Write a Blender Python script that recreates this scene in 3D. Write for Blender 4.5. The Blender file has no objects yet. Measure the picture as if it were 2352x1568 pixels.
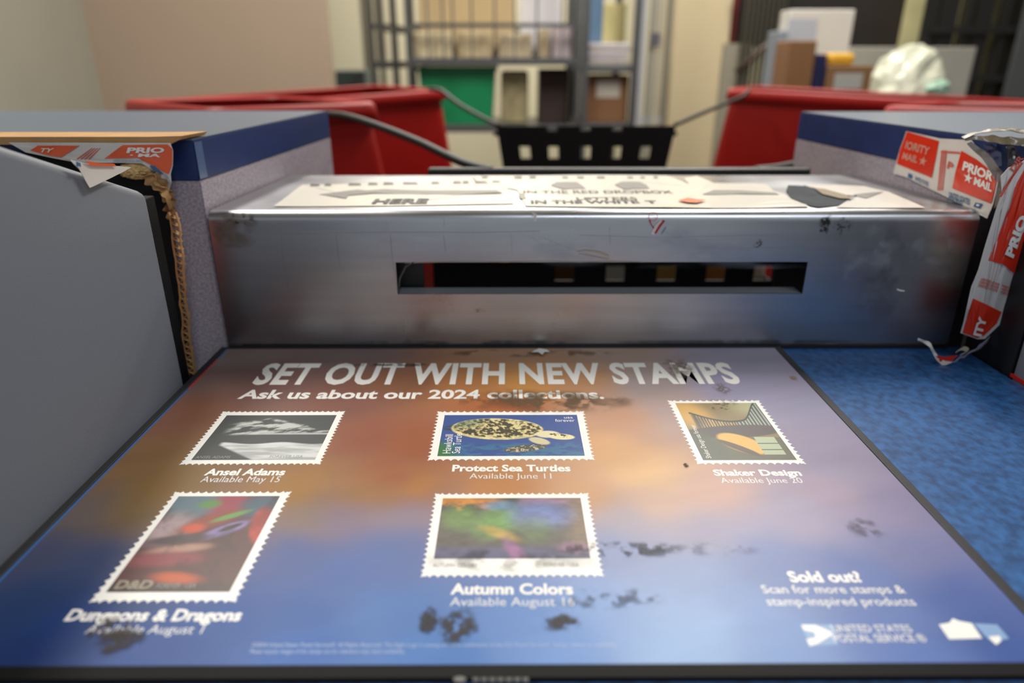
import bpy, bmesh, math, random
import numpy as np
from mathutils import Vector, Matrix, Euler, noise
S = bpy.context.scene
COL = S.collection
H = 0.90            # height of the counter shelf above the floor; everything is laid out from the shelf top and lifted by H
# ------------------------------------------------------------------ camera
PITCH, YAW = math.radians(22.18), math.radians(0.27)
F = 1568.0
CAM = Vector((0, 0, .25))
cd = bpy.data.cameras.new('camera'); cam = bpy.data.objects.new('camera', cd); COL.objects.link(cam)
cd.lens = 24; cd.sensor_width = 36; cd.clip_start = .01; cd.clip_end = 60
cam.location = CAM + Vector((0, 0, H)); cam.rotation_euler = (math.pi/2 - PITCH, 0, -YAW)
cd.dof.use_dof = True; cd.dof.focus_distance = .487; cd.dof.aperture_fstop = 3.4; cd.dof.aperture_blades = 9
S.camera = cam
R = Euler((math.pi/2 - PITCH, 0, -YAW)).to_matrix()
# ------------------------------------------------------------------ world, lights, exposure
w = bpy.data.worlds.new('world'); S.world = w; w.use_nodes = True
w.node_tree.nodes['Background'].inputs[0].default_value = (.86, .93, 1, 1)
w.node_tree.nodes['Background'].inputs[1].default_value = .46
S.view_settings.view_transform = 'Standard'; S.view_settings.look = 'None'
S.view_settings.gamma = 1; S.view_settings.use_curve_mapping = False
S.view_settings.exposure = 0.0
def area(name, x, y, z, sx, sy, power, color, rx=0, ry=0):
    l = bpy.data.lights.new(name, 'AREA'); l.shape = 'RECTANGLE'; l.size = sx; l.size_y = sy
    l.energy = power; l.color = color
    o = bpy.data.objects.new(name, l); COL.objects.link(o)
    o.location = (x, y, z + H); o.rotation_euler = (rx, ry, 0)
area('ceiling_light', .75, 2.1, 1.86, .3, 1.3, 62, (1, .95, .87))
area('ceiling_light', -.9, 1.7, 1.86, .3, 1.2, 42, (1, .95, .87))
area('ceiling_light', .8, -.7, 1.86, 1.3, .3, 17, (.86, .93, 1))
area('ceiling_light', -.2, 4.2, 1.86, 1.3, .3, 75, (1, .94, .85))
area('ceiling_light', 2.1, 3.6, 1.86, 1.3, .3, 32, (1, .94, .85))
# ------------------------------------------------------------------ helpers
def ray(px, py):
    return R @ Vector((px - 1176.0, -(py - 784.0), -F))
def atY(px, py, Y):
    d = ray(px, py); return CAM + d * ((Y - CAM.y) / d.y)
def atX(px, py, X):
    d = ray(px, py); return CAM + d * ((X - CAM.x) / d.x)
def atZ(px, py, Z=0.0):
    d = ray(px, py); return CAM + d * ((Z - CAM.z) / d.z)
def atP(px, py, p0, n):
    d = ray(px, py); return CAM + d * ((p0 - CAM).dot(n) / d.dot(n))
def srgb(h):
    if isinstance(h, str):
        h = h.lstrip('#'); h = [int(h[i:i+2], 16)/255 for i in (0, 2, 4)]
    return tuple(((c/12.92) if c <= .04045 else ((c+.055)/1.055)**2.4) for c in h)
MATS = {}
def mat(name, color, rough=.6, metal=0, spec=.5, nscale=0, namt=.15, bump=0, bscale=200, coat=0, attr=None, alpha=None, trans=0, nstretch=(1, 1, 1), color2=None):
    if name in MATS: return MATS[name]
    m = bpy.data.materials.new(name); m.use_nodes = True; nt = m.node_tree; b = nt.nodes['Principled BSDF']
    N, L = nt.nodes.new, nt.links.new
    c = srgb(color) if isinstance(color, str) else color
    b.inputs['Base Color'].default_value = (*c, 1); b.inputs['Roughness'].default_value = rough
    b.inputs['Metallic'].default_value = metal; b.inputs['Specular IOR Level'].default_value = spec
    b.inputs['Coat Weight'].default_value = coat; b.inputs['Coat Roughness'].default_value = .12
    b.inputs['Transmission Weight'].default_value = trans
    tc = N('ShaderNodeTexCoord'); mp = N('ShaderNodeMapping'); mp.inputs['Scale'].default_value = nstretch
    L(tc.outputs['Object'], mp.inputs[0])
    src = None
    if attr:
        a = N('ShaderNodeVertexColor'); a.layer_name = attr; src = a.outputs[0]
        if alpha: L(a.outputs[1], b.inputs['Alpha'])
    if nscale:
        n = N('ShaderNodeTexNoise'); n.inputs['Scale'].default_value = nscale; n.inputs['Detail'].default_value = 6
        L(mp.outputs[0], n.inputs[0])
        if color2:
            r = N('ShaderNodeValToRGB'); c2 = srgb(color2) if isinstance(color2, str) else color2
            r.color_ramp.elements[0].position = .5-namt; r.color_ramp.elements[1].position = .5+namt
            r.color_ramp.elements[0].color = (*c2, 1); r.color_ramp.elements[1].color = (*c, 1)
            L(n.outputs[0], r.inputs[0]); src = r.outputs[0]
        else:
            mr = N('ShaderNodeMapRange'); mr.inputs[1].default_value = .3; mr.inputs[2].default_value = .7
            mr.inputs[3].default_value = 1-namt; mr.inputs[4].default_value = 1+namt
            L(n.outputs[0], mr.inputs[0])
            mx = N('ShaderNodeMix'); mx.data_type = 'RGBA'; mx.blend_type = 'MULTIPLY'; mx.inputs[0].default_value = 1
            if src: L(src, mx.inputs[6])
            else: mx.inputs[6].default_value = (*c, 1)
            L(mr.outputs[0], mx.inputs[7]); src = mx.outputs[2]
    if src: L(src, b.inputs['Base Color'])
    if bump:
        n2 = N('ShaderNodeTexNoise'); n2.inputs['Scale'].default_value = bscale; n2.inputs['Detail'].default_value = 4
        L(mp.outputs[0], n2.inputs[0]); bp = N('ShaderNodeBump'); bp.inputs['Strength'].default_value = bump
        bp.inputs['Distance'].default_value = .001; L(n2.outputs[0], bp.inputs['Height']); L(bp.outputs[0], b.inputs['Normal'])
    MATS[name] = m; return m
def tag(o, label=None, cat=None, group=None, kind=None):
    if label: o['label'] = label
    if cat: o['category'] = cat
    if group: o['group'] = group
    if kind: o['kind'] = kind
    return o
TOPS = []
def empty(name, loc, label, cat, group=None):
    o = bpy.data.objects.new(name, None); COL.objects.link(o); o.location = Vector(loc); o.empty_display_size = .02
    TOPS.append(o); return tag(o, label, cat, group)
def link(name, me, m, parent=None, origin=None):
    """mesh has coordinates of the layout frame; origin is moved to the parent (or the base of the mesh)"""
    if m: me.materials.append(m)
    o = bpy.data.objects.new(name, me); COL.objects.link(o)
    if parent is not None:
        t = Vector((0, 0, 0)); p = parent
        while p is not None: t += p.location; p = p.parent
        me.transform(Matrix.Translation(-t)); o.parent = parent
    else:
        co = np.empty(len(me.vertices)*3); me.vertices.foreach_get('co', co); co = co.reshape(-1, 3)
        lo, hi = co.min(0), co.max(0); t = Vector(((lo[0]+hi[0])/2, (lo[1]+hi[1])/2, lo[2]))
        me.transform(Matrix.Translation(-t)); o.location = t; TOPS.append(o)
    return o
def mesh(name, vs, fs):
    me = bpy.data.meshes.new(name); me.from_pydata([tuple(v) for v in vs], [], fs); me.update(); return me
def bmobj(name, bm, m, parent=None, smooth=False):
    bmesh.ops.recalc_face_normals(bm, faces=bm.faces[:])
    me = bpy.data.meshes.new(name); bm.to_mesh(me); bm.free()
    if smooth:
        for p in me.polygons: p.use_smooth = True
    return link(name, me, m, parent)
def addbox(bm, lo, hi, bev=0, rot=None):
    r = bmesh.ops.create_cube(bm, size=1); vs = r['verts']
    c = [(a+b)/2 for a, b in zip(lo, hi)]; s = [abs(b-a) for a, b in zip(lo, hi)]
    for v in vs: v.co = Vector((v.co.x*s[0], v.co.y*s[1], v.co.z*s[2]))
    if bev:
        es = list({e for v in vs for e in v.link_edges})
        g = bmesh.ops.bevel(bm, geom=es, offset=bev, segments=2, affect='EDGES', profile=.5); vs = list({v for f in g['faces'] for v in f.verts} | {v for v in vs if v.is_valid})
    for v in vs:
        if rot: v.co = rot @ v.co
        v.co += Vector(c)
def box(name, lo, hi, m, parent=None, bev=0, rot=None):
    bm = bmesh.new(); addbox(bm, lo, hi, bev, rot); return bmobj(name, bm, m, parent)
def prism(name, foot, z0, z1, m, parent=None, bev=0):
    bm = bmesh.new(); b = [bm.verts.new((x, y, z0)) for x, y in foot]; t = [bm.verts.new((x, y, z1)) for x, y in foot]
    n = len(foot); bm.faces.new(b[::-1]); bm.faces.new(t)
    for i in range(n): bm.faces.new((b[i], b[(i+1) % n], t[(i+1) % n], t[i]))
    if bev: bmesh.ops.bevel(bm, geom=bm.edges[:], offset=bev, segments=2, affect='EDGES')
    return bmobj(name, bm, m, parent)
def tube(name, pts, r, m, parent=None, sides=8, squash=1.0):
    pts = [Vector(p) for p in pts]; vs = []; fs = []; n = len(pts)
    for i, p in enumerate(pts):
        t = (pts[min(i+1, n-1)] - pts[max(i-1, 0)]).normalized()
        a = t.cross(Vector((0, 0, 1)));  a = a.normalized() if a.length > 1e-4 else Vector((1, 0, 0)); b = t.cross(a).normalized()
        rr = r[i] if isinstance(r, (list, tuple)) else r
        for k in range(sides):
            q = 2*math.pi*k/sides; vs.append(p + a*math.cos(q)*rr + b*math.sin(q)*rr*squash)
    for i in range(n-1):
        for k in range(sides): fs.append((i*sides+k, i*sides+(k+1) % sides, (i+1)*sides+(k+1) % sides, (i+1)*sides+k))
    fs.append(tuple(range(sides))[::-1]); fs.append(tuple(range((n-1)*sides, n*sides)))
    me = mesh(name, vs, fs)
    for p in me.polygons: p.use_smooth = True
    return link(name, me, m, parent)
def curve_pts(ps, n=6):
    ps = [Vector(p) for p in ps]; out = []
    for i in range(len(ps)-1):
        p0, p1, p2, p3 = ps[max(i-1, 0)], ps[i], ps[i+1], ps[min(i+2, len(ps)-1)]
        for k in range(n):
            t = k/n; out.append(.5*((2*p1) + (p2-p0)*t + (2*p0-5*p1+4*p2-p3)*t*t + (3*p1-p0-3*p2+p3)*t**3))
    out.append(ps[-1]); return out
# lettering
def _raw_text(body, bold, space=1.0):
    c = bpy.data.curves.new('t', 'FONT'); c.body = body; c.size = 1; c.offset = bold; c.resolution_u = 3; c.space_character = space
    o = bpy.data.objects.new('t', c); COL.objects.link(o); dg = bpy.context.evaluated_depsgraph_get()
    me = bpy.data.meshes.new_from_object(o.evaluated_get(dg)); bpy.data.objects.remove(o); bpy.data.curves.remove(c)
    vs = [v.co.copy() for v in me.vertices]; fs = [tuple(p.vertices) for p in me.polygons]; bpy.data.meshes.remove(me); return vs, fs
_cap = [max(v.y for v in _raw_text('H', 0)[0])]
def text(body, O, ex, ey, m, parent, bold=.0, warp=None, space=1.0, name='lettering'):
    """O = baseline start, ex = vector to baseline end, ey = vector of the cap height"""
    vs, fs = _raw_text(body, bold, space); x0 = min(v.x for v in vs); x1 = max(v.x for v in vs)
    P = [O + ex*((v.x-x0)/(x1-x0)) + ey*(v.y/_cap[0]) for v in vs]
    if warp: P = [warp(p) for p in P]
    return link(name, mesh(name, P, fs), m, parent)
# noise in numpy
def vnoise(x, y, seed=0):
    xi = np.floor(x).astype(np.int64); yi = np.floor(y).astype(np.int64); xf = x-xi; yf = y-yi
    xf = xf*xf*(3-2*xf); yf = yf*yf*(3-2*yf)
    def h(a, b):
        n = (a*374761393 + b*668265263 + seed*974711) & 0x7fffffff; n = ((n ^ (n >> 13))*1274126177) & 0x7fffffff
        return ((n ^ (n >> 16)) & 0xffff)/65535.0
    return (h(xi, yi)*(1-xf)+h(xi+1, yi)*xf)*(1-yf) + (h(xi, yi+1)*(1-xf)+h(xi+1, yi+1)*xf)*yf
def fbm(x, y, seed=0, o=4):
    s = 0; a = .5; t = 0
    for k in range(o): s = s+a*vnoise(x*2**k, y*2**k, seed+k); t += a; a *= .5
    return s/t
def sm(a, b, x): t = np.clip((x-a)/(b-a), 0, 1); return t*t*(3-2*t)
def lin(c): c = np.asarray(c, float); return np.where(c <= .04045, c/12.92, ((c+.055)/1.055)**2.4)
def grid(name, O, ex, ey, nx, ny, rgba, m, parent, n=None, wav=None):
    """flat grid O + ex*u + ey*v; rgba(U, V) -> (ny+1, nx+1, 4) linear colours per vertex"""
    U, V = np.meshgrid(np.linspace(0, 1, nx+1), np.linspace(0, 1, ny+1))
    P = np.array(O)[None, None]+U[..., None]*np.array(ex)+V[..., None]*np.array(ey)
    if wav is not None: P = P + wav(U, V)[..., None]*np.array(n)
    idx = np.arange((nx+1)*(ny+1)).reshape(ny+1, nx+1)
    q = np.stack([idx[:-1, :-1], idx[:-1, 1:], idx[1:, 1:], idx[1:, :-1]], -1).reshape(-1, 4)
    me = bpy.data.meshes.new(name); nv = (nx+1)*(ny+1); nf = nx*ny
    me.vertices.add(nv); me.vertices.foreach_set('co', P.reshape(-1)); me.loops.add(nf*4); me.loops.foreach_set('vertex_index', q.reshape(-1).astype(np.int32))
    me.polygons.add(nf); me.polygons.foreach_set('loop_start', np.arange(0, nf*4, 4, dtype=np.int32)); me.polygons.foreach_set('loop_total', np.full(nf, 4, dtype=np.int32))
    me.update(); a = me.color_attributes.new('Col', 'FLOAT_COLOR', 'POINT'); C = rgba(U, V).astype(np.float32); a.data.foreach_set('color', C.reshape(-1))
    return link(name, me, m, parent)
def rgba_of(C, A=None):
    out = np.ones(C.shape[:2]+(4,)); out[..., :3] = C
    if A is not None: out[..., 3] = A
    return out
# materials
M_white = mat('white_print', '#ebe8e2', .38, spec=.5)
M_white2 = mat('white_print_thin', '#d9d7d6', .38)
M_black = mat('black_rubber', '#16171b', .55)
M_blackp = mat('black_plastic', '#080808', .7, spec=.25, bump=.2, bscale=300)
M_navy = mat('navy_edge_band', '#1f3160', .38, spec=.3, nscale=60, namt=.1)
M_top = mat('blue_grey_laminate', '#4b5a6c', .36, nscale=500, namt=.12, spec=.5)
M_speck = mat('lilac_speckled_laminate', '#a69ca6', .55, nscale=420, namt=.09, color2='#8b828d')
M_grey = mat('grey_textured_plastic', '#6c717b', .55, bump=.15, bscale=900)
M_red = mat('red_plastic', '#8c0f0b', .45, spec=.3, nscale=3, namt=.12)
M_card = mat('brown_cardboard', '#b48a5a', .85, nscale=40, namt=.12, bump=.2, bscale=150)
M_card2 = mat('torn_cardboard', '#a98253', .9, nscale=90, namt=.25, bump=.6, bscale=220)
M_tred = mat('tape_red_print', '#d8331a', .25, coat=.4, nscale=30, namt=.08)
M_twhite = mat('tape_white_paper', '#d6cfca', .35, coat=.3, nscale=40, namt=.05)
M_tblue = mat('tape_blue_print', '#2f6390', .3)
M_tpink = mat('tape_red_fine_print', '#d0584a', .3)
M_paper = mat('white_paper', '#dcd6ca', .35, coat=.3)
M_arrow = mat('grey_toner', '#77736e', .5)
M_ink = mat('black_toner', '#15140f', .5)
M_cols = mat('printed_colours', '#ffffff', .40, attr='Col', spec=.5)
M_over = mat('surface_marks', '#ffffff', .6, attr='Col', alpha=True, spec=.3)
M_steel = mat('painted_steel_tube', '#5d5f60', .4, metal=.6)
M_dark = mat('dark_steel', '#1c1b1a', .5)
# ------------------------------------------------------------------ the setting
def structure(o): o['kind'] = 'structure'; return o
XW = atY(215, 130, 3.2).x; XP = atY(752, 130, 3.2).x
structure(box('floor', (-2.6, -1.6, -.95), (3.7, 5.4, -.9), mat('floor_tile', '#5e584e', .4, nscale=6)))
structure(box('ceiling', (-2.6, -1.6, 1.9), (3.7, 5.4, 1.95), mat('ceiling_tile', '#c8c4b8', .9)))
structure(box('wall_left', (XW-.1, -1.6, -.9), (XW, 3.3, 1.9), mat('left_wall_paint', '#9b998b', .7, nscale=2, namt=.03)))
structure(box('wall_partition', (XW, 3.2, -.9), (XP, 3.3, 1.9), mat('beige_partition', '#a4917f', .6, nscale=2, namt=.03)))
structure(box('wall_back', (-2.6, 5.3, -.9), (3.7, 5.4, 1.9), mat('back_wall_paint', '#b9b39a', .8)))
structure(box('wall_right', (3.6, -1.6, -.9), (3.7, 5.3, 1.9), mat('right_wall_paint', '#8f8a7c', .8)))
c0, c1 = atY(1540, 200, 3.4).x, atY(1652, 200, 3.4).x
structure(box('wall_column', (c0, 3.4, -.9), (c1+.02, 3.75, 1.9), mat('cream_column_paint', '#c9b996', .7)))
structure(box('trim_column_edge', (c1+.021, 3.42, .33), (c1+.055, 3.7, 1.9), mat('dark_red_trim', '#5a120c', .5)))
# ------------------------------------------------------------------ counter shelf, mat
XL, XR, YB, YF = -.267, .2518, .596, .2290        # printed sheet
EX = .433
counter = empty('counter_shelf', (.08, .4, -.03), 'mottled blue laminate counter shelf under the printed mat', 'counter')
box('shelf_top', (-.2745, .2205, -.03), (EX, .605, -.0022), mat('blue_mottled_laminate', '#1b406f', .42, nscale=170, namt=.16, color2='#2b5f99', nstretch=(1, .8, 1), spec=.4), counter, .0008)
box('front_edge_strip', (-.2745, .2125, -.03), (EX, .2204, -.0030), mat('brown_edge_strip', '#7a5c3a', .3, metal=.3), counter)
box('side_seal', (-.2763, .2205, -.03), (-.2747, .60, -.004), M_black, counter)
prism('support_panel', [(-.245, .62), (.385, .62), (.385, .86), (-.245, .86)], -.9, -.45, M_speck, counter)
# printed colour of the sheet with some gloss haze and glare painted in, sampled as smooth colour spots (photo pixel, colour)
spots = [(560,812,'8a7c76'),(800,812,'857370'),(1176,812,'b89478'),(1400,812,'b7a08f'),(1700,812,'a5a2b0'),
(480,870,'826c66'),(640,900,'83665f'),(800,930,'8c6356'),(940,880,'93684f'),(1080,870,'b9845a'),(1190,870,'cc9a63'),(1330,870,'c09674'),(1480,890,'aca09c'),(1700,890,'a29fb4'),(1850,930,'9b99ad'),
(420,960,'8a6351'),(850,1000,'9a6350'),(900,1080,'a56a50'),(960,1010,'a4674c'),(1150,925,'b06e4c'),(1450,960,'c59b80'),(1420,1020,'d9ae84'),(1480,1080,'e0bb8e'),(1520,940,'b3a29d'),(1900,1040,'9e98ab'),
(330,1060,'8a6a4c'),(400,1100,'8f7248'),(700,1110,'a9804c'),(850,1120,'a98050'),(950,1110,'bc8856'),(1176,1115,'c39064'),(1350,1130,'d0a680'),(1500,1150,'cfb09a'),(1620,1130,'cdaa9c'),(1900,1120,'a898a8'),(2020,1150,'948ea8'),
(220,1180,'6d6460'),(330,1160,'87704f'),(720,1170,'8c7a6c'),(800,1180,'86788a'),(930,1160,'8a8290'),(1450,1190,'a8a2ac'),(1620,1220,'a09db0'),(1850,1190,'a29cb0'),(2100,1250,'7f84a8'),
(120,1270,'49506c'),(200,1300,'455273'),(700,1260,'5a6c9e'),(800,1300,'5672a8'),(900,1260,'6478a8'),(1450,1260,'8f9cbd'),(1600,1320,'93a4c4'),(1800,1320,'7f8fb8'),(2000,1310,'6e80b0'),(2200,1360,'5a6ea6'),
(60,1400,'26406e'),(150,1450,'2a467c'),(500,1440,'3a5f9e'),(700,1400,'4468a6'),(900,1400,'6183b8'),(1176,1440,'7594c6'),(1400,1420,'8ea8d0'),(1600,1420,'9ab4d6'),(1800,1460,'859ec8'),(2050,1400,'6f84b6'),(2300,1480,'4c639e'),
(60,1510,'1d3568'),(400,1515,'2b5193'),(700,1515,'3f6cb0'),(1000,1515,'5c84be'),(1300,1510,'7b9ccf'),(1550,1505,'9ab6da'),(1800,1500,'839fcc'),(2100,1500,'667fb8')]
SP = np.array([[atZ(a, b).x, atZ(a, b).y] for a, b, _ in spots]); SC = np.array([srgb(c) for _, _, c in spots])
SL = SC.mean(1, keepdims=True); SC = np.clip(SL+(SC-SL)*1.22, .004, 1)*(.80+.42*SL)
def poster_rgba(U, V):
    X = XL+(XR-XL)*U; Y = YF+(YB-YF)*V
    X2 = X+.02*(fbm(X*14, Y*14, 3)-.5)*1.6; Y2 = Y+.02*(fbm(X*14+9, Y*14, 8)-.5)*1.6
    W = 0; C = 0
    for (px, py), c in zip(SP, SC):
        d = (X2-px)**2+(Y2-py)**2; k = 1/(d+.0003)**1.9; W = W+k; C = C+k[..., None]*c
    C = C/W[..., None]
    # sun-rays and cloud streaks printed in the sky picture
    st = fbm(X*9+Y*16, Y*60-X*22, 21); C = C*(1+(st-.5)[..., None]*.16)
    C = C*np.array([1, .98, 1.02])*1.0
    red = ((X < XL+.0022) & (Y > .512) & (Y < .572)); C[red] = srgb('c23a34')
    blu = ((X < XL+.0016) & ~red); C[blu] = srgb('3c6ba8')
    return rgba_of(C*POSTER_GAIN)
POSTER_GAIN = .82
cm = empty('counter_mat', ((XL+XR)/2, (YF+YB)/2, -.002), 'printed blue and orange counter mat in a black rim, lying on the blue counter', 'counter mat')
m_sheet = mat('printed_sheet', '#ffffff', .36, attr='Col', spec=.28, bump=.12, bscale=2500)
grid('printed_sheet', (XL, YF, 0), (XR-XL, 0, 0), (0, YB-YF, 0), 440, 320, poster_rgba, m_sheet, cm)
box('backing', (XL, YF, -.002), (XR, YB, -.0002), M_black, cm)
box('rim', (XL-.0058, YF-.0078, -.002), (XL-.0001, YB+.003, .0007), M_black, cm, .0005)
box('rim', (XR+.0001, YF-.0078, -.002), (XR+.0062, YB+.003, .0007), M_black, cm, .0005)
box('rim', (XL-.0001, YF-.0078, -.002), (XR+.0001, YF-.0001, .0007), mat('rim_front', '#0c0c0c', .6, spec=.15), cm, .0005)
box('rim', (XL-.0001, YB+.0001, -.002), (XR+.0001, YB+.0030, .0007), M_black, cm, .0005)
EPS = Vector((0, 0, .00010))
def mt(body, l, r, base, cap, m=M_white, bold=.02, space=1.0, rbase=None):
    O = atZ(l, base)+EPS; E = atZ(r, rbase or base)+EPS; T = atZ((l+r)/2, cap); B = atZ((l+r)/2, (base+(rbase or base))/2)
    return text(body, O, E-O, Vector((0, T.y-B.y, 0)), m, cm, bold, space=space)
mt('SET OUT WITH NEW STAMPS', 577, 1705, 881, 836, bold=.036, rbase=879, space=1.06)
mt('Ask us about our 2024 collections.', 545, 1388, 915, 896, bold=.03)
mt('Ansel Adams', 468, 652, 1091, 1077, bold=.035)
mt('Available May 15', 459, 640, 1107, 1094, M_white2, 0)
mt('Protect Sea Turtles', 1038, 1311, 1082, 1068, bold=.035)
mt('Available June 11', 1078, 1267, 1099, 1087, M_white2, 0)
mt('Shaker Design', 1642, 1843, 1092, 1079, bold=.035)
mt('Available June 20', 1658, 1846, 1109, 1097, M_white2, 0)
mt('Dungeons & Dragons', 146, 550, 1425, 1400, bold=.035)
mt('Available August 1', 193, 462, 1455, 1435, M_white2, 0)
mt('Autumn Colors', 1034, 1317, 1364, 1341, bold=.035)
mt('Available August 16', 1033, 1321, 1391, 1372, M_white2, 0)
mt('Sold out?', 1817, 1984, 1336, 1313, bold=.035)
mt('Scan for more stamps &', 1754, 2083, 1362, 1344, M_white2, .01)
mt('stamp-inspired products', 1764, 2107, 1390, 1372, M_white2, .01)
mt('UNITED STATES', 1915, 2098, 1451, 1435, M_white2, .01)
mt('POSTAL SERVICE ®', 1918, 2132, 1474, 1457, M_white2, .01)
M_fine = mat('faint_white_print', '#9fb2d2', .4)
mt('©2024 United States Postal Service®. All Rights Reserved. The Eagle Logo is among the many trademarks of the U.S. Postal Service®. Stamps subject to availability.', 577, 1418, 1485, 1476, M_fine, 0)
mt('Please recycle. Images of the stamps are for reference only; check availability.', 573, 930, 1500, 1491, M_fine, 0)
def matpoly(name, pts, m, z=.00012, parent=None):
    P = [atZ(a, b)+Vector((0, 0, z)) for a, b in pts]
    return link(name, mesh(name, P, [tuple(range(len(P)))]), m, parent or cm)
# eagle mark and right-hand badge
M_haze = mat('eagle_ground', '#7d9cc4', .4)
matpoly('postal_emblem', [(1838,1434),(1914,1434),(1926,1480),(1862,1484)], M_haze, .00008)
matpoly('postal_emblem', [(1840,1435),(1872,1435),(1912,1452),(1908,1460),(1878,1478),(1860,1484),(1852,1468),(1874,1464),(1870,1452),(1846,1447)], M_white, .00014)
matpoly('badge', [(2156,1434),(2180,1430),(2188,1420),(2204,1426),(2232,1431),(2256,1466),(2180,1468)], M_white)
matpoly('badge', [(2236,1431),(2290,1434),(2318,1466),(2300,1470),(2294,1478),(2276,1472),(2262,1460)], M_haze, .00008)
matpoly('badge', [(2270,1462),(2296,1460),(2300,1472),(2288,1481),(2278,1472)], M_white, .00014)
P = [atZ(1056+15*math.cos(k*.63), 1562+7*math.sin(k*.63)) + Vector((0, 0, .00075)) for k in range(10)]
link('rim_emblem', mesh('rim_emblem', P, [tuple(range(10))]), mat('rim_print', '#5f5f5c', .4), cm)
for k in range(7):
    a = 1086+k*19; matpoly('rim_mark', [(a, 1558), (a+14, 1558), (a+14, 1567), (a, 1567)], mat('rim_print_dim', '#454543', .4), .00075)
# ---- the five printed stamps
def rect_of(q):
    P = [atZ(*p) for p in q]; return (P[0].x+P[3].x)/2, (P[2].y+P[3].y)/2, (P[1].x+P[2].x)/2, (P[0].y+P[1].y)/2
def stamp(outer, inner, nx, rgba, gx=150, gy=110):
    x0, y0, x1, y1 = rect_of(outer); step = (x1-x0)/nx; ny = round((y1-y0)/step); vs = []; fs = []; z = .00008; ins = step*.6
    def side(a, b, n, nrm):
        k0 = len(vs); N = n*8; a = a+Vector((0, 0, abs(nrm.x)*2e-5)); b = b+Vector((0, 0, abs(nrm.x)*2e-5))
        for k in range(N+1):
            t = k/N; p = a+(b-a)*t; q = abs(math.sin(math.pi*n*t)); vs.append(p+nrm*(step*.22*(1-2*q**.8))); vs.append(p-nrm*ins)
        for k in range(N): fs.append((k0+2*k, k0+2*k+2, k0+2*k+3, k0+2*k+1))
    c = [Vector((x0, y0, z)), Vector((x1, y0, z)), Vector((x1, y1, z)), Vector((x0, y1, z))]
    side(c[0], c[1], nx, Vector((0, -1, 0))); side(c[1], c[2], ny, Vector((1, 0, 0))); side(c[2], c[3], nx, Vector((0, 1, 0))); side(c[3], c[0], ny, Vector((-1, 0, 0)))
    k = len(vs); vs += [Vector((x, y, z)) for x, y in ((x0+ins, y0+ins), (x1-ins, y0+ins), (x1-ins, y1-ins), (x0+ins, y1-ins))]; fs.append((k, k+1, k+2, k+3))
    o = link('printed_stamp', mesh('printed_stamp', vs, fs), M_white, cm)
    a0, b0, a1, b1 = rect_of(inner)
    grid('stamp_picture', (a0, b0, .00014), (a1-a0, 0, 0), (0, b1-b0, 0), gx, gy, rgba, M_cols, o)
    return o, (a0, b0, a1, b1)
def mixc(C, c, a): return C*(1-a[..., None]) + np.array(srgb(c))*a[..., None]
def base(U, c): return np.ones(U.shape+(3,))*np.array(srgb(c))
def ell(U, V, cx, cy, rx, ry, rot=0, soft=.15):
    x = U-cx; y = V-cy; c, s = math.cos(rot), math.sin(rot); x, y = x*c+y*s, -x*s+y*c
    return 1-sm(1-soft, 1+soft, np.sqrt((x/rx)**2+(y/ry)**2))
def pic_mountain(U, V):      # plain dark sky, snowy ridge, pale lake
    C = base(U, '3c3f3f'); r = .93-.28*np.abs(U-.42)-.12*sm(.5, 1, U)+.08*(fbm(U*9, V*0, 4)-.5); n = fbm(U*9+V*4, V*22-U*10, 5, 5)
    C = mixc(C, 'b9bcb8', sm(0, .05, r-V)*sm(.55, .62, V+.06*(1-U))*sm(.36, .62, n)*sm(.07, .2, U))
    C = mixc(C, 'c9cbc8', sm(.0, .04, .59-V)*sm(-.03, .0, V-.555)*sm(.2, .35, U)*.8)
    low = sm(0, .03, .36+.02*np.sin(U*12)-V)*sm(0, .05, U-.12-np.clip(.3-V, 0, 1)*1.15)
    C = mixc(C, 'cfd1cf', low*(.55+.45*sm(.3, .6, fbm(U*3, V*14, 6)))); return rgba_of(C)
def pic_turtle(U, V):
    C = base(U, '2f4a8c'); C = mixc(C, '24427a', fbm(U*6, V*6, 1)*.6); rf = sm(.34, .2, V+.1*(fbm(U*8, V*8, 3)-.5))
    C = mixc(C, '2f6a8c', rf*sm(.35, .65, fbm(U*22, V*26, 8))*.9); C = mixc(C, '2d6a35', sm(.16, .0, U+.25*(V-.2))*sm(.45, .2, V))
    C = mixc(C, '2f353c', ell(U, V, .09, .66, .085, .075, .1)*sm(.3, .6, fbm(U*60, V*50, 2)))
    # front flipper
    C = mixc(C, 'c8bd97', ell(U, V, .70, .34, .055, .10, .6)); C = mixc(C, '4c4a3c', ell(U, V, .60, .17, .16, .075, .38)*.95)
    C = mixc(C, 'b9b08c', ell(U, V, .60, .17, .15, .07, .38)*sm(.56, .62, fbm(U*70, V*45, 12)))
    # shell
    sh = ell(U, V, .40, .64, .335, .265, -.20, .03); C = mixc(C, 'a99a66', sh)
    n = fbm(U*44+V*8, V*25-U*8, 31, 4); C = mixc(C, '3b3222', sh*sm(.465, .53, n)); C = mixc(C, 'dccf98', sh*sm(.42, .36, n)*.8)
    C = mixc(C, '4e6a52', sh*ell(U, V, .14, .86, .14, .2, 0, .5)*.6)
    rim = sh*(1-ell(U, V, .40, .66, .32, .235, -.20, .03)); C = mixc(C, 'dccf94', rim*.7)
    # neck and head
    C = mixc(C, 'd6cda6', ell(U, V, .765, .50, .085, .085, -.2)); C = mixc(C, 'ddd39f', ell(U, V, .86, .44, .095, .068, -.33, .1))
    C = mixc(C, '3d3527', (ell(U, V, .83, .49, .055, .03, -.3)+ell(U, V, .885, .455, .03, .03, -.3))*sm(.45, .55, fbm(U*60, V*40, 17)))
    return rgba_of(C)
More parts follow.
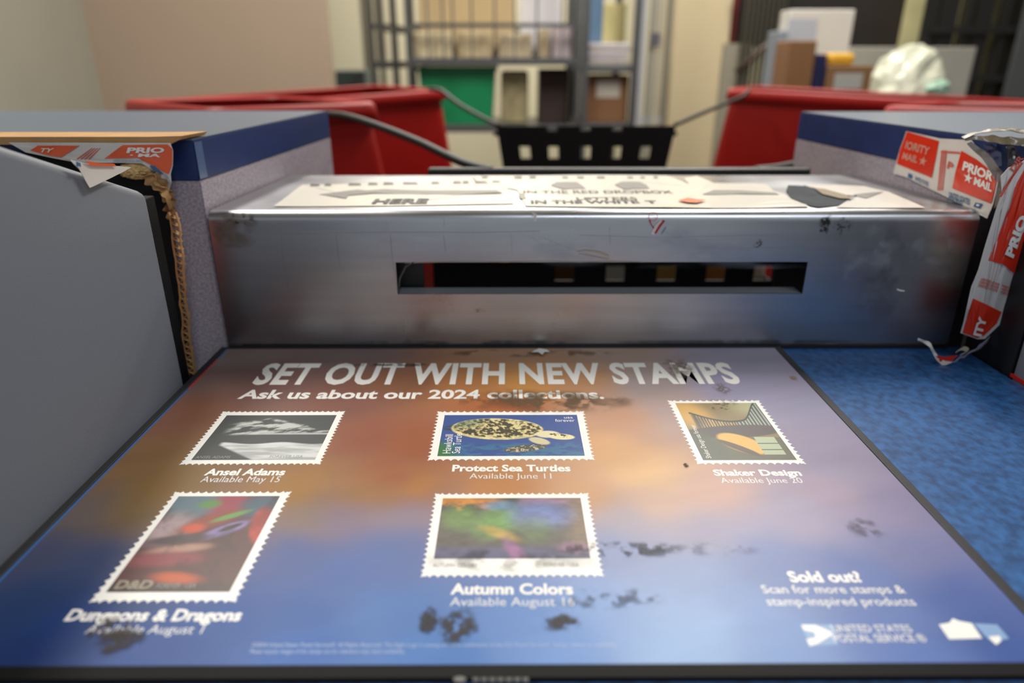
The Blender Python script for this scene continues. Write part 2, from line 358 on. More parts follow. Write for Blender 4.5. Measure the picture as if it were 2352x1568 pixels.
def pic_stair(U, V):
    C = base(U, '83704a'); C = mixc(C, 'c79a4c', ell(U, V, .12, .78, .2, .28, .5, .6)); C = mixc(C, 'a6a47c', sm(.45, .9, U)*sm(.65, .9, V))
    rail = .80-.16*np.sin(np.clip((U-.12)*3.6, 0, 3.3))+.22*sm(.7, 1, U)
    slat = (sm(rail, rail-.02, V)*sm(.50, .53, V)*sm(.1, .14, U))
    C = mixc(C, '4b453f', slat); C = mixc(C, 'b99a5c', slat*(np.sin(U*190) > .1)*(U < .62)*sm(.2, .35, U+.15*fbm(U*8, V*8, 3))); C = mixc(C, '9aa89c', slat*(np.sin(U*150) > .1)*(U >= .62))
    C = mixc(C, '35373a', sm(.02, .012, np.abs(V-rail))*(U > .1))
    sw = ell(U, V, .5, .46, .62, .11, .08, .1); C = mixc(C, '4d4340', sw)
    C = mixc(C, '5b5a48', sm(.38, .34, V)); C = mixc(C, 'd8aa58', ell(U, V, .52, .26, .26, .14, -.5, .1)); C = mixc(C, '594a3c', ell(U, V, .46, .19, .24, .045, -.6, .15))
    C = mixc(C, 'a9b394', ((U > .70) & (U < .93) & (V > .08) & (V < .37)).astype(float)); C = mixc(C, '4f5a50', (((np.abs(V-.26) < .006) | (np.abs(V-.16) < .006)) & (U > .7) & (U < .93)).astype(float))
    C = mixc(C, '4f5346', ell(U, V, .05, .05, .26, .4, 0, .3)); return rgba_of(C)
def pic_fantasy(U, V):       # plain generic swirl of the same colours
    C = base(U, '4c2422'); n = fbm(U*4+2*fbm(U*3, V*3, 2), V*4, 41)
    C = mixc(C, '4f6672', sm(.62, .85, V)*sm(.75, .4, U)); C = mixc(C, '8a2c40', ell(U, V, .55, .9, .16, .2, 0, .6)); C = mixc(C, '9a8588', ell(U, V, .12, .62, .2, .16, 0, .6))
    C = mixc(C, '3a5060', ell(U, V, .88, .88, .2, .14, 0, .5)); C = mixc(C, '7d3222', ell(U, V, .45, .7, .26, .08, .5, .5)); C = mixc(C, 'b4421c', ell(U, V, .36, .62, .1, .05, 0, .5))
    C = mixc(C, '5a8a3c', ell(U, V, .64, .76, .16, .03, .4, .5)); C = mixc(C, '4c7a34', ell(U, V, .36, .9, .1, .05, 0, .6)); C = mixc(C, '7e6c9c', ell(U, V, .66, .6, .2, .06, .45, .3)); C = mixc(C, '2c1a22', ell(U, V, .7, .63, .1, .025, .45, .3))
    C = mixc(C, 'b4362a', ell(U, V, .97, .66, .1, .2, .3, .3)); C = mixc(C, '3c2a2e', ell(U, V, .3, .5, .28, .05, .1, .4)); C = mixc(C, 'a07868', ell(U, V, .36, .4, .26, .045, .12, .5)); C = mixc(C, '7c3038', ell(U, V, .3, .3, .34, .07, .05, .5))
    C = mixc(C, 'b44c1e', ell(U, V, .5, .12, .2, .05, -.1, .6)); C = mixc(C, '2a2420', sm(.1, .04, V)*.7); C = mixc(C, '2c1516', sm(.5, .7, n)*.5); return rgba_of(C)
def pic_autumn(U, V):        # soft autumn trees over water
    n = fbm(U*16, V*14, 51, 5); C = base(U, '4c463f'); C = mixc(C, '5c7a34', ell(U, V, .14, .66, .12, .22, 0, .6)*.9)
    C = mixc(C, 'b97a34', sm(.78, .95, V+.25*(n-.5))*(1-sm(.3, .5, U))); C = mixc(C, '8c6a78', sm(.8, .95, V)*sm(.5, .62, U)); C = mixc(C, '7a6248', sm(.8, 1, U)*.8)
    C = mixc(C, '60893c', ell(U, V, .40, .58, .14, .26, -.3, .6)); C = mixc(C, '5c7f9c', ell(U, V, .42, .86, .12, .08, 0, .6)*.8); C = mixc(C, '6274ac', ell(U, V, .70, .70, .20, .22, 0, .6)*.85); C = mixc(C, '56703c', ell(U, V, .66, .45, .12, .2, 0, .6)*.6)
    C = mixc(C, 'a88a34', ell(U, V, .42, .38, .06, .16, .8, .6)*.9); C = mixc(C, '4c4c70', sm(.24, .1, V)*.8); C = mixc(C, '8c5a84', ell(U, V, .52, .1, .05, .2, .3, .6)*.9); C = mixc(C, '9a6a8c', ell(U, V, .9, .16, .1, .08, 0, .6)*.6)
    C = C*(.62+.8*n)[..., None]; return rgba_of(C)
sA, ra = stamp([(508,945),(787,945),(740,1067),(420,1065)], [(521,953),(772,954),(724,1057),(441,1055)], 22, pic_mountain)
sT, rt = stamp([(1004,945),(1341,945),(1364,1056),(986,1056)], [(1021,954),(1325,952),(1343,1047),(1005,1047)], 22, pic_turtle, 260, 170)
sS, rs = stamp([(1534,922),(1740,918),(1850,1063),(1604,1067)], [(1552,927),(1735,924),(1829,1055),(1615,1058)], 14, pic_stair, 160, 200)
sD, rd = stamp([(396,1130),(663,1130),(546,1382),(216,1381)], [(408,1140),(642,1139),(528,1360),(247,1359)], 15, pic_fantasy, 110, 150)
sC, rc = stamp([(998,1135),(1349,1132),(1386,1321),(970,1325)], [(1016,1145),(1335,1143),(1354,1282),(998,1283)], 22, pic_autumn)
def st(body, stp, r, u0, v0, du, dv, m=M_white, bold=0, vertical=False):
    x0, y0, x1, y1 = r; W, Hh = x1-x0, y1-y0
    O = Vector((x0+u0*W, y0+v0*Hh, .00020))
    if vertical: return text(body, O, Vector((0, du*Hh, 0)), Vector((-dv*W, 0, 0)), m, stp, bold)
    return text(body, O, Vector((du*W, 0, 0)), Vector((0, dv*Hh, 0)), m, stp, bold)
st('usa', sT, rt, .90, .90, .065, .06); st('forever', sT, rt, .83, .815, .145, .07)
st('Hawksbill', sT, rt, .086, .06, .44, .055, vertical=True); st('Sea Turtle', sT, rt, .150, .06, .46, .055, vertical=True)
st('Shaker Design usa forever', sS, rs, .10, .03, .55, .055, vertical=True)
M_dim = mat('grey_stamp_print', '#8b8c89', .4)
st('ANSEL ADAMS', sA, ra, .02, .03, .28, .05, M_dim); st('FOREVER USA', sA, ra, .62, .04, .27, .05, M_dim)
st('D&D', sD, rd, .04, .03, .30, .07, mat('stamp_logo_print', '#8f8572', .4), .04); st('FOREVER / USA', sD, rd, .38, .035, .32, .04, M_dim)
st('FOREVER / USA', sC, rc, .70, -.12, .22, .05, M_dim); st('AUTUMN COLORS', sC, rc, .0, -.12, .28, .05, M_dim)
# ---- dirt on the mat: thin smudges
def smudge(px, py, rx, ry, seed, col='4a423a', thr=.52, amt=.85, scale=24, nx=110, ny=70, plane='mat', name='dirt_smudge', parent=None, stretch=1.0):
    if plane == 'mat':
        c = atZ(px, py); a = abs(atZ(px+rx, py).x-c.x); b = abs(atZ(px, py-ry).y-c.y); O = Vector((c.x-a, c.y-b, .00028)); ex = Vector((2*a, 0, 0)); ey = Vector((0, 2*b, 0)); par = cm
        O.z += seed*.00001
    else:
        c = atY(px, py, plane); a = abs(atY(px+rx, py, plane).x-c.x); b = abs(atY(px, py-ry, plane).z-c.z); O = Vector((c.x-a, plane, c.z-b)); ex = Vector((2*a, 0, 0)); ey = Vector((0, 0, 2*b)); par = parent
    asp = b/a
    def f(U, V):
        x = (U-.5)*2; y = (V-.5)*2; e = 1-sm(.35, 1.0, np.sqrt(x*x+y*y)+.5*(fbm(U*4, V*4*asp, seed)-.5)*2)
        n = fbm(U*scale*.5, V*scale*.5*asp*stretch, seed+5, 5); A = e*sm(thr-.10, thr+.14, n)*amt*(.6+.4*fbm(U*scale*2, V*scale*2*asp, seed+9, 3))
        return rgba_of(base(U, col), A)
    return grid(name, O, ex, ey, nx, ny, f, M_over, par)
smudge(1270, 918, 215, 30, 1, '5c482f', .40, .9, 30, 220, 60)
smudge(1560, 845, 40, 22, 2, '85776a', .36, .8, 12)
smudge(1660, 893, 24, 16, 3, '6e6050', .40, .6, 20)
smudge(1660, 930, 40, 22, 30, '4a4034', .56, .7, 24)
smudge(1180, 811, 330, 9, 4, '6e5638', .54, .6, 60, 260, 30)
smudge(880, 838, 120, 5, 5, '3c3026', .42, .8, 40)
smudge(1822, 868, 11, 6, 6, '8a7454', .2, .7, 8)
smudge(1575, 1069, 7, 8, 7, '201c1a', .25, .95, 6, 30, 30)
smudge(985, 1424, 26, 38, 8, '332d26', .22, 1.0, 10)
smudge(1048, 1440, 52, 46, 9, '3a332b', .36, 1.0, 12)
smudge(1290, 1428, 62, 22, 10, '3c362e', .38, 1.0, 14)
smudge(1420, 1262, 190, 20, 11, '3f3f40', .48, .75, 40, 200, 60)
smudge(265, 1472, 66, 36, 12, '3a3129', .30, .95, 12)
smudge(250, 1440, 60, 40, 13, '453c34', .42, .8, 16)
smudge(1400, 1375, 130, 26, 14, '464b55', .50, .6, 30)
smudge(1990, 1215, 44, 26, 15, '55545e', .40, .5, 8)
smudge(1660, 1262, 110, 20, 16, '5a5a62', .5, .35, 16)
smudge(1150, 1288, 260, 26, 17, '3a3833', .52, .35, 30, 200, 50)
matpoly('paper_scrap', [(1220,812),(1238,803),(1256,806),(1262,811),(1250,812),(1246,818),(1236,812)], M_white, .0016)
# ------------------------------------------------------------------ metal bridge box with slot
BX0, BX1, BY0, BY1, BZ = -.2665, .4195, .602, .812, .1285
RAD = .010
m_alu = mat('brushed_aluminium', '#a4a6aa', .30, metal=1)
nt = m_alu.node_tree; b = nt.nodes['Principled BSDF']; tc = nt.nodes.new('ShaderNodeTexCoord')
def nz(scale, st_, lo, hi, sock, det=5):
    mp = nt.nodes.new('ShaderNodeMapping'); mp.inputs['Scale'].default_value = st_; nt.links.new(tc.outputs['Object'], mp.inputs[0])
    n = nt.nodes.new('ShaderNodeTexNoise'); n.inputs['Scale'].default_value = scale; n.inputs['Detail'].default_value = det; nt.links.new(mp.outputs[0], n.inputs[0])
    r = nt.nodes.new('ShaderNodeMapRange'); r.inputs[1].default_value = .32; r.inputs[2].default_value = .68; r.inputs[3].default_value = lo; r.inputs[4].default_value = hi
    nt.links.new(n.outputs[0], r.inputs[0])
    if sock: nt.links.new(r.outputs[0], b.inputs[sock])
    return r
nz(9, (1, 1, 1), .25, .38, 'Roughness')
r1 = nz(5, (1, 1, 1.5), .86, 1.0, None); r2 = nz(40, (.15, 1, 3), .93, 1.03, None)
mm = nt.nodes.new('ShaderNodeMath'); mm.operation = 'MULTIPLY'; nt.links.new(r1.outputs[0], mm.inputs[0]); nt.links.new(r2.outputs[0], mm.inputs[1])
mx = nt.nodes.new('ShaderNodeMix'); mx.data_type = 'RGBA'; mx.blend_type = 'MULTIPLY'; mx.inputs[0].default_value = 1; mx.inputs[6].default_value = (*srgb('#bcbdc1'), 1)
nt.links.new(mm.outputs[0], mx.inputs[7]); nt.links.new(mx.outputs[2], b.inputs['Base Color'])
nb = nt.nodes.new('ShaderNodeTexNoise'); nb.inputs['Scale'].default_value = 300; mpb = nt.nodes.new('ShaderNodeMapping'); mpb.inputs['Scale'].default_value = (.06, 1, 1.5)
nt.links.new(tc.outputs['Object'], mpb.inputs[0]); nt.links.new(mpb.outputs[0], nb.inputs[0]); bp = nt.nodes.new('ShaderNodeBump'); bp.inputs['Strength'].default_value = .05; bp.inputs['Distance'].default_value = .001
nt.links.new(nb.outputs[0], bp.inputs['Height']); nt.links.new(bp.outputs[0], b.inputs['Normal'])
dropbox = empty('metal_drop_box', ((BX0+BX1)/2, .7, 0), 'dented bare aluminium box with a long mail slot, bridging the two speckled cabinets', 'drop box')
sx0, sx1 = atY(911, 640, BY0).x, atY(1849, 640, BY0).x; sz0, sz1 = atY(1300, 675, BY0).z, atY(1300, 602, BY0).z
bm = bmesh.new()
prof = [(BY0, .002), (BY0, sz0), (BY0, sz1)] + [(BY0+RAD-RAD*math.cos(t), BZ-RAD+RAD*math.sin(t)) for t in np.linspace(0, math.pi/2, 8)] + [(BY1, BZ), (BY1+.001, BZ-.012)]
xs = [BX0, sx0, sx1, BX1]
def side_x(k, y): return BX0+.0585*(y-BY0) if k == 0 else (BX1-.0812*(y-BY0) if k == 3 else xs[k])
G = [[bm.verts.new((side_x(k, y), y, z)) for k in range(4)] for y, z in prof]
for i in range(len(prof)-1):
    for j in range(3):
        if i == 1 and j == 1: continue
        f = bm.faces.new((G[i][j], G[i][j+1], G[i+1][j+1], G[i+1][j])); f.smooth = True
bmesh.ops.recalc_face_normals(bm, faces=bm.faces[:])
me = bpy.data.meshes.new('shell'); bm.to_mesh(me); bm.free(); shell = link('shell', me, m_alu, dropbox)
sd = shell.modifiers.new('s', 'SOLIDIFY'); sd.thickness = .0015; sd.offset = -1
es = shell.modifiers.new('e', 'EDGE_SPLIT'); es.split_angle = math.radians(50)
box('slot_flange', (sx0, BY0+.0016, sz0-.0016), (sx1, BY0+.021, sz0-.0002), mat('slot_flange_steel', '#8a8e96', .5, metal=.2), dropbox)
box('slot_flange', (sx0, BY0+.0016, sz1+.0002), (sx1, BY0+.012, sz1+.0016), M_dark, dropbox)
prism('inner_side', [(BX0+.002, BY0+.002), (BX0+.0035, BY0+.002), (BX0+.0155, BY1), (BX0+.0140, BY1)], .003, BZ-.008, M_dark, dropbox)
prism('inner_side', [(BX1-.0035, BY0+.002), (BX1-.002, BY0+.002), (BX1-.0190, BY1), (BX1-.0205, BY1)], .003, BZ-.008, M_dark, dropbox)
box('inner_shade_sheet', (BX0+.002, BY0+.025, -.04), (atY(974, 640, BY0+.025).x, BY0+.027, BZ-.008), M_dark, dropbox)  # dark sheets added inside the box to stand in for shade
box('inner_shade_sheet', (.322, .795, -.04), (.398, .797, BZ-.008), M_dark, dropbox)
box('base_strip', (-.266, .5993, -.0019), (.419, .6016, .0015), M_black, dropbox)  # black strip laid along the foot of the box front
# marks, tape residue and scratches on the front
YM = BY0-.0003
smudge(535, 528, 62, 42, 60, '6d5c4a', .40, .55, 6, 60, 40, YM-.0001, 'tape_residue', dropbox)
smudge(552, 500, 40, 20, 61, '3c3226', .55, .7, 20, 60, 40, YM-.0002, 'tape_residue', dropbox)
smudge(1895, 512, 17, 26, 62, '1c1815', .36, .95, 14, 60, 60, YM-.0001, 'glue_mark', dropbox)
smudge(1935, 520, 26, 22, 63, '3c3833', .52, .7, 20, 60, 60, YM-.0002, 'glue_mark', dropbox)
smudge(1742, 560, 12, 12, 64, '4c443c', .4, .7, 10, 40, 40, YM-.0001, 'glue_mark', dropbox)
smudge(1100, 713, 16, 6, 65, '6b5034', .4, .6, 10, 40, 20, YM-.0001, 'rust_mark', dropbox)
smudge(1360, 786, 900, 8, 66, '3a3d45', .5, .55, 80, 300, 12, YM-.0001, 'grime_line', dropbox)
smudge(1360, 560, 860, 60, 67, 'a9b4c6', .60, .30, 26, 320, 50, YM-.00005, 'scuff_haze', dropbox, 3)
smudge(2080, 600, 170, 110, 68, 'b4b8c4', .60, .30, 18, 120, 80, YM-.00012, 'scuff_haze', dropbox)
smudge(2090, 620, 160, 130, 69, '4c4a50', .55, .35, 12, 120, 80, YM-.00016, 'scuff_haze', dropbox)
M_scr = mat('scratch_bright', '#b7bcc6', .5, metal=.3)
M_clear = mat('clear_tape_edge', '#b4b9c2', .3)
def fline(name, pts, wpx, m, Y=YM-.0003, parent=None):
    P = [atY(a, b, Y) for a, b in pts]; vs = []; fs = []
    for i, p in enumerate(P):
        t = (P[min(i+1, len(P)-1)]-P[max(i-1, 0)]).normalized(); n = Vector((-t.z, 0, t.x)); ww = (wpx[i] if isinstance(wpx, list) else wpx)*.00019
        vs += [p+n*ww, p-n*ww]
    for i in range(len(P)-1): fs.append((2*i, 2*i+1, 2*i+3, 2*i+2))
    return link(name, mesh(name, vs, fs), m, parent or dropbox)
M_line = mat('faint_scratch', '#8b9099', .6)
for pts, ww in [([(500,534),(700,536),(900,533),(1100,534),(1240,531)], .5), ([(645,525),(650,600),(662,660)], .7), ([(772,540),(776,580),(782,615)], .9), ([(896,540),(902,600),(908,640)], .6), ([(1018,540),(1024,580)], .8),
                ([(1174,538),(1176,582)], .8), ([(1020,500),(1020,520)], .6), ([(1330,540),(1500,545),(1800,540)], .4), ([(1600,570),(1800,568),(1830,560)], .4), ([(1400,520),(1402,560)], .6)]:
    fline('scratch', pts, ww, M_line)
fline('tape_curl', [(880,505),(889,520),(892,532),(884,540),(876,538)], [.8,1.6,1.2,1,.6], M_clear)
fline('tape_curl', [(1110,497),(1094,515),(1082,532),(1088,545),(1092,560),(1100,578),(1096,580)], [.8,1,1.4,1.6,1.8,1.4,.6], M_clear)
fline('tape_curl', [(1215,520),(1222,545),(1240,560),(1232,568)], [1,1.4,1,.6], M_clear)
fline('tape_curl', [(1238,545),(1260,552),(1290,564),(1330,579)], [.5,.8,1,1.2], M_clear)
fline('tape_curl', [(1326,578),(1345,575),(1375,579),(1398,588),(1396,595),(1370,590),(1330,582)], [1,3.5,5,4.5,3,2,1], mat('dirty_tape', '#a89a88', .4))
fline('tape_curl', [(1222,488),(1230,492),(1229,508)], [3,5,5], M_twhite)
fline('paper_fleck', [(2060,664),(2068,667),(2078,668)], [3,4,3], M_white)
fline('torn_lip', [(916,668),(918,640),(932,612),(950,602)], [2,4,4,2], mat('torn_grey_tape', '#3f4147', .5))
fline('torn_lip', [(930,604),(1000,602),(1080,600),(1160,602),(1240,599),(1330,602),(1400,600),(1480,602)], [1,1.5,1,1.8,1,1.4,1.6,.5], mat('pale_tape_lip', '#a89b8c', .5))
fline('sticker_scrap', [(1498,538),(1508,520),(1520,508)], [9,9,8], M_twhite)
fline('sticker_scrap', [(1505,536),(1516,518),(1526,506)], [5,6,5], mat('crimson_print', '#a8152a', .3), YM-.0006)
fline('sticker_scrap', [(1520,538),(1530,522)], [3,3], mat('sticker_grey', '#8d9298', .3), YM-.0005)
P = [(1500+10*math.cos(t), 497+10*math.sin(t)) for t in np.linspace(0, 6.28, 16)]
fline('sticker_scrap', P, 1.3, mat('pink_print', '#cf5468', .35), YM-.0006)
fline('sticker_scrap', [(1492,505),(1496,516),(1502,524)], [3,2,3], MATS['crimson_print'], YM-.0007)
# signs taped on the top of the box
def topz(pts, z, name, m, parent, warp=True, thick=.0002):
    bm = bmesh.new(); vs = []
    for a, b in pts:
        p = atZ(a, b, BZ+z); vs.append(bm.verts.new(p))
    f = bm.faces.new(vs)
    if f.normal.z < 0: f.normal_flip()
    bmesh.ops.triangulate(bm, faces=bm.faces[:])
    for _ in range(2): bmesh.ops.subdivide_edges(bm, edges=bm.edges[:], cuts=1)
    for v in bm.verts: v.co.z += warpz(v.co) if warp else 0
    return bmobj(name, bm, m, parent)
def warpz(p): return .0009*max(0, noise.noise(Vector((p.x*22, p.y*30, 3)))+.15)
def signtext(body, l, r, base_, cap, parent, m=M_ink, bold=.04, z=.0012):
    O = atZ(l, base_, BZ+z); E = atZ(r, base_, BZ+z); T = atZ((l+r)/2, cap, BZ+z)
    return text(body, O, E-O, Vector((0, max(T.y-O.y, .004), 0)), m, parent, bold, warp=lambda p: p+Vector((0, 0, warpz(p))))
sg = empty('arrow_sign', atZ(900, 450, BZ+.0002), 'white paper sign with grey left-pointing arrow, on the metal box near the left cabinet', 'sign')
topz([(628,474),(695,424),(1085,416),(1165,432),(1180,468),(900,473)], .0006, 'paper_sheet', M_paper, sg)
topz([(732,446),(822,435),(845,437),(880,434),(1000,438),(1140,436),(1155,444),(1050,447),(930,446),(860,444),(800,449),(795,456)], .0010, 'printed_arrow', M_arrow, sg)
signtext('HERE', 853, 980, 467, 457, sg)
for l, r in [(712,735),(745,762),(800,830),(845,868),(880,905),(925,960),(990,1010),(1040,1060),(1062,1078),(1090,1120),(1130,1150)]:
    topz([(l, 427-(l-712)*.018), (r, 426.5-(l-712)*.018), (r-3, 422.5-(l-712)*.018), (l+2, 422-(l-712)*.018)], .0011, 'printed_line', mat('faded_toner', '#4b463f', .5), sg)
sg = empty('drop_sign', atZ(1390, 440, BZ+.0002), 'white paper sign with two grey arrows and black lettering, middle of the metal box', 'sign')
topz([(1084,405),(1310,401.5),(1530,402.5),(1600,430),(1640,478),(1208,473),(1188,436),(1100,420)], .0008, 'paper_sheet', M_paper, sg)
topz([(1265,425),(1278,418),(1325,418),(1338,426),(1345,433),(1290,434)], .0013, 'printed_arrow', M_arrow, sg)
topz([(1412,424),(1428,418),(1468,418),(1484,424),(1492,432),(1432,434)], .0013, 'printed_arrow', M_arrow, sg)
signtext('IN THE RED DROPBOX', 1203, 1548, 443, 437, sg, mat('grey_toner_dark', '#3c3832', .5), .01, .0015)
signtext('LETTERS', 1325, 1465, 458, 453, sg, MATS['grey_toner_dark'], .02, .0015)
signtext('IN THE WHITE', 1220, 1470, 466, 460, sg, M_ink, .03, .0015); signtext('T', 1486, 1512, 466, 460, sg, MATS['grey_toner_dark'], .03, .0015)
topz([(1190,446),(1204,444),(1208,456),(1196,456)], .0012, 'clear_tape', mat('sign_gap_grey', '#7e7a6e', .3), sg)
for l, r in [(1105,1122),(1180,1200),(1215,1232),(1290,1305),(1325,1342),(1370,1390),(1440,1455),(1470,1482),(1500,1512)]:
    topz([(l, 408.5), (r, 408.5), (r-2, 405.5), (l+2, 405.5)], .0014, 'printed_line', MATS['faded_toner'], sg)
sg = empty('torn_arrow_sign', atZ(1850, 450, BZ+.0002), 'torn white paper sign with broken grey arrow, nearest the right cabinet', 'sign')
topz([(1570,410),(1600,404),(1640,420),(1730,421),(1760,424),(1778,438),(1800,446),(1818,458),(1852,470),(1856,476),(1640,478),(1600,440)], .0006, 'paper_sheet', M_paper, sg)
topz([(1845,424),(1920,424),(1985,428),(2040,440),(2125,478),(1920,477),(1952,462),(1970,450),(1930,446),(1900,436),(1860,430)], .0006, 'paper_sheet', M_paper, sg)
topz([(1612,446),(1640,436),(1700,437),(1780,443),(1790,447),(1700,445),(1640,447)], .0011, 'printed_arrow', M_arrow, sg)
topz([(1960,446),(2000,442),(2030,440),(1990,455),(1975,452)], .0011, 'printed_arrow', M_arrow, sg)
topz([(1870,432),(1895,434),(1940,446),(1962,456),(1930,455),(1890,446)], .0016, 'torn_fold', mat('torn_paper_back', '#8a7c68', .8), sg)
topz([(1556,460),(1580,454),(1600,458),(1622,460),(1600,466),(1580,465)], .0022, 'orange_sticker', mat('orange_sticker', '#c4622c', .5), sg)
topz([(1810,426),(1850,427),(1905,444),(1948,458),(1925,472),(1880,477),(1862,474),(1818,455),(1805,440)], .0004, 'bare_metal_patch', mat('slate_bare_metal', '#3b4246', .25), sg)  # slate patch for the bare metal showing through the tear
# ------------------------------------------------------------------ cabinets
def cabinet(foot, label):
    c = empty('speckled_cabinet', (foot[0][0], foot[0][1], -.9), label, 'cabinet')
    prism('carcass', foot, -.9, .1545, M_speck, c, .001)
    o = [(x, y) for x, y in foot]
    prism('edge_band', foot, .1547, .1885, M_navy, c, .0008)
    cx = sum(p[0] for p in foot)/4; cy = sum(p[1] for p in foot)/4
    prism('top_laminate', [(x+(cx-x)*.002, y+(cy-y)*.004) for x, y in foot], .1886, .1897, M_top, c)
    return c
cabinet([(-1.45, .607), (-.2700, .607), (-.2475, .985), (-1.45, .985)], 'speckled lilac cabinet with navy edge band, left of the metal box')
cabinet([(.4215, .607), (1.75, .607), (1.75, .965), (.3925, .965)], 'speckled lilac cabinet with navy edge band, right of the metal box')
# ------------------------------------------------------------------ divider panels
def divider(X, side, prof, label, red):
    d = empty('divider_panel', (X, .38, -.6), label, 'divider')
    bm = bmesh.new(); t = .028*side
    a = [bm.verts.new((X, y, z)) for y, z in prof]; bb = [bm.verts.new((X+t, y, z)) for y, z in prof]; n = len(prof)
    bm.faces.new(a); bm.faces.new(bb[::-1])
    for i in range(n): bm.faces.new((a[i], bb[i], bb[(i+1) % n], a[(i+1) % n]))
    bmesh.ops.recalc_face_normals(bm, faces=bm.faces[:])
    bmesh.ops.bevel(bm, geom=bm.edges[:], offset=.007, segments=4, affect='EDGES', profile=.5)
    o = bmobj('panel', bm, M_grey, d, smooth=True); o.modifiers.new('e', 'EDGE_SPLIT').split_angle = math.radians(35)
    return d
d = divider(-.2765, -1, [(.5286, -.6), (.5286, .1587), (.3826, .2107), (.05, .329), (.05, -.6)], 'smooth grey divider panel with a sloping top, left of the mat', False)
box('rear_edge', (-.300, .529, -.6), (-.2835, .551, .152), M_blackp, d, .001)
box('red_rear_trim', (-.300, .5512, -.02), (-.2850, .5525, .135), mat('red_trim', '#c41a12', .5), d)
bk_ = [(-.75, -.6), (-.318, -.6), (-.3050, 0), (-.2965, .16), (-.295, .178), (-.75, .178)]
bm = bmesh.new(); fa = [bm.verts.new((x, .596, z)) for x, z in bk_]; fb = [bm.verts.new((x, .603, z)) for x, z in bk_]; bm.faces.new(fa); bm.faces.new(fb[::-1])
for i in range(6): bm.faces.new((fa[i], fb[i], fb[(i+1) % 6], fa[(i+1) % 6]))
bmobj('rear_gap_shade', bm, M_blackp, d)  # black plate added as the shade in the gap behind the panel
d = divider(.4345, 1, [(.536, -.6), (.536, .13), (.38, .19), (.05, .31), (.05, -.6)], 'dark grey divider panel with a red base line at the right edge', True)
box('rear_edge', (.4352, .5365, -.6), (.455, .601, .13), M_black, d, .001)
box('front_dark_sheet', (.4205, .6053, -.03), (.4352, .6066, .145), M_black, d)  # black sheet covering the cabinet corner beside the box
box('red_base_line', (.4335, .05, -.001), (.4343, .534, .0022), mat('red_strip', '#c01818', .4), d)
# ------------------------------------------------------------------ left taped cardboard
def wv(x, z, a=.0009, s=55): return a*noise.noise(Vector((x*s, z*s, 1.7)))
def sheetY(name, pts, Y, m, parent, off=0.0, tilt=0.0, sub=3, thick=.0003, z0=.187, a=.0009):
    """sheet facing the counter, cut to an outline; leans out by tilt below z0"""
    bm = bmesh.new(); vs = [bm.verts.new(atY(p, q, Y)) for p, q in pts]; bm.faces.new(vs); bmesh.ops.triangulate(bm, faces=bm.faces[:])
    for _ in range(sub): bmesh.ops.subdivide_edges(bm, edges=bm.edges[:], cuts=1)
    for v in bm.verts: v.co.y += wv(v.co.x, v.co.z, a)-off-tilt*max(0, z0-v.co.z)
    o = bmobj(name, bm, m, parent); s = o.modifiers.new('s', 'SOLIDIFY'); s.thickness = thick; s.offset = 0; return o
def textY(body, l, r, up, Y, m, parent, off, bold=.03, tilt=0, z0=.187, a=.0009, space=1.0):
    O = atY(l[0], l[1], Y); E = atY(r[0], r[1], Y); T = atY(up[0], up[1], Y)
    return text(body, O, E-O, T-O, m, parent, bold, warp=lambda p: Vector((p.x, p.y+wv(p.x, p.z, a)-off-tilt*max(0, z0-p.z), p.z)), space=space)
def lump(name, c, r, seed, m, parent, amp=.35, fr=3.0, sub=3, ridge=True):
    bm = bmesh.new(); bmesh.ops.create_icosphere(bm, subdivisions=sub, radius=1)
    for v in bm.verts:
        p = v.co.copy(); n = noise.noise(p*fr+Vector((seed, 0, 0))); n2 = noise.noise(p*fr*2.3+Vector((0, seed, 0)))
        if ridge: n = 1-2*abs(n)*1.6
        k = 1+amp*(n*.7+n2*.5); v.co = Vector((c[0]+p.x*r[0]*k, c[1]+p.y*r[1]*k, c[2]+p.z*r[2]*k))
    return bmobj(name, bm, m, parent)
YT = .5895
M_tred_warm = mat('tape_red_warm_lit', '#e2561f', .3, coat=.3, nscale=30, namt=.08)  # red tape print turned orange, the warm light is in the colour
lt = empty('taped_cardboard', (-.33, .59, .05), 'torn brown cardboard under warm-lit red and white mailing tape, on the left cabinet corner', 'cardboard')
# folded sheet over the cabinet edge, torn right end
pts = [(-.95, .1872), (-.95, .1930), (-.300, .1932), (-.272, .1938), (-.2755, .1905), (-.281, .1885), (-.283, .1868)]
bm = bmesh.new(); a = [bm.verts.new((x, .592, z)) for x, z in pts]; bb = [bm.verts.new((x+.004, .6065 if z < .1897 else .635, max(z, .1902))) for x, z in pts]
bm.faces.new(a); bm.faces.new(bb[::-1])
for i in range(len(pts)): bm.faces.new((a[i], bb[i], bb[(i+1) % len(pts)], a[(i+1) % len(pts)]))
bmobj('folded_sheet', bm, M_card, lt)
sheetY('tape_band', [(20,327),(300,328),(392,328),(398,345),(397,380),(392,400),(394,420),(388,440),(378,420),(366,400),(345,382),(325,375),(290,374),(180,374),(60,350)], YT, M_twhite, lt)
sheetY('red_block', [(88,334),(184,334),(142,361),(108,355),(70,345)], YT, M_tred_warm, lt, .0006)
sheetY('red_block', [(283,333),(386,331),(397,342),(396,378),(388,400),(374,384),(352,370),(318,362),(240,364)], YT, M_tred_warm, lt, .0006)
textY('TY', (92,349), (122,349), (98,340), YT, M_white, lt, .0015, .02)
textY('PRIO', (293,350), (378,350), (296,339), YT, M_white, lt, .0015, .04)
textY('· MA', (300,359), (370,360), (302,352), YT, M_white, lt, .0015, .04)
for k in range(4): sheetY('fine_print_line', [(176+k*9,365),(180+k*9,365),(214+k*6,340),(211+k*6,340)], YT, M_tpink, lt, .0006, sub=1)
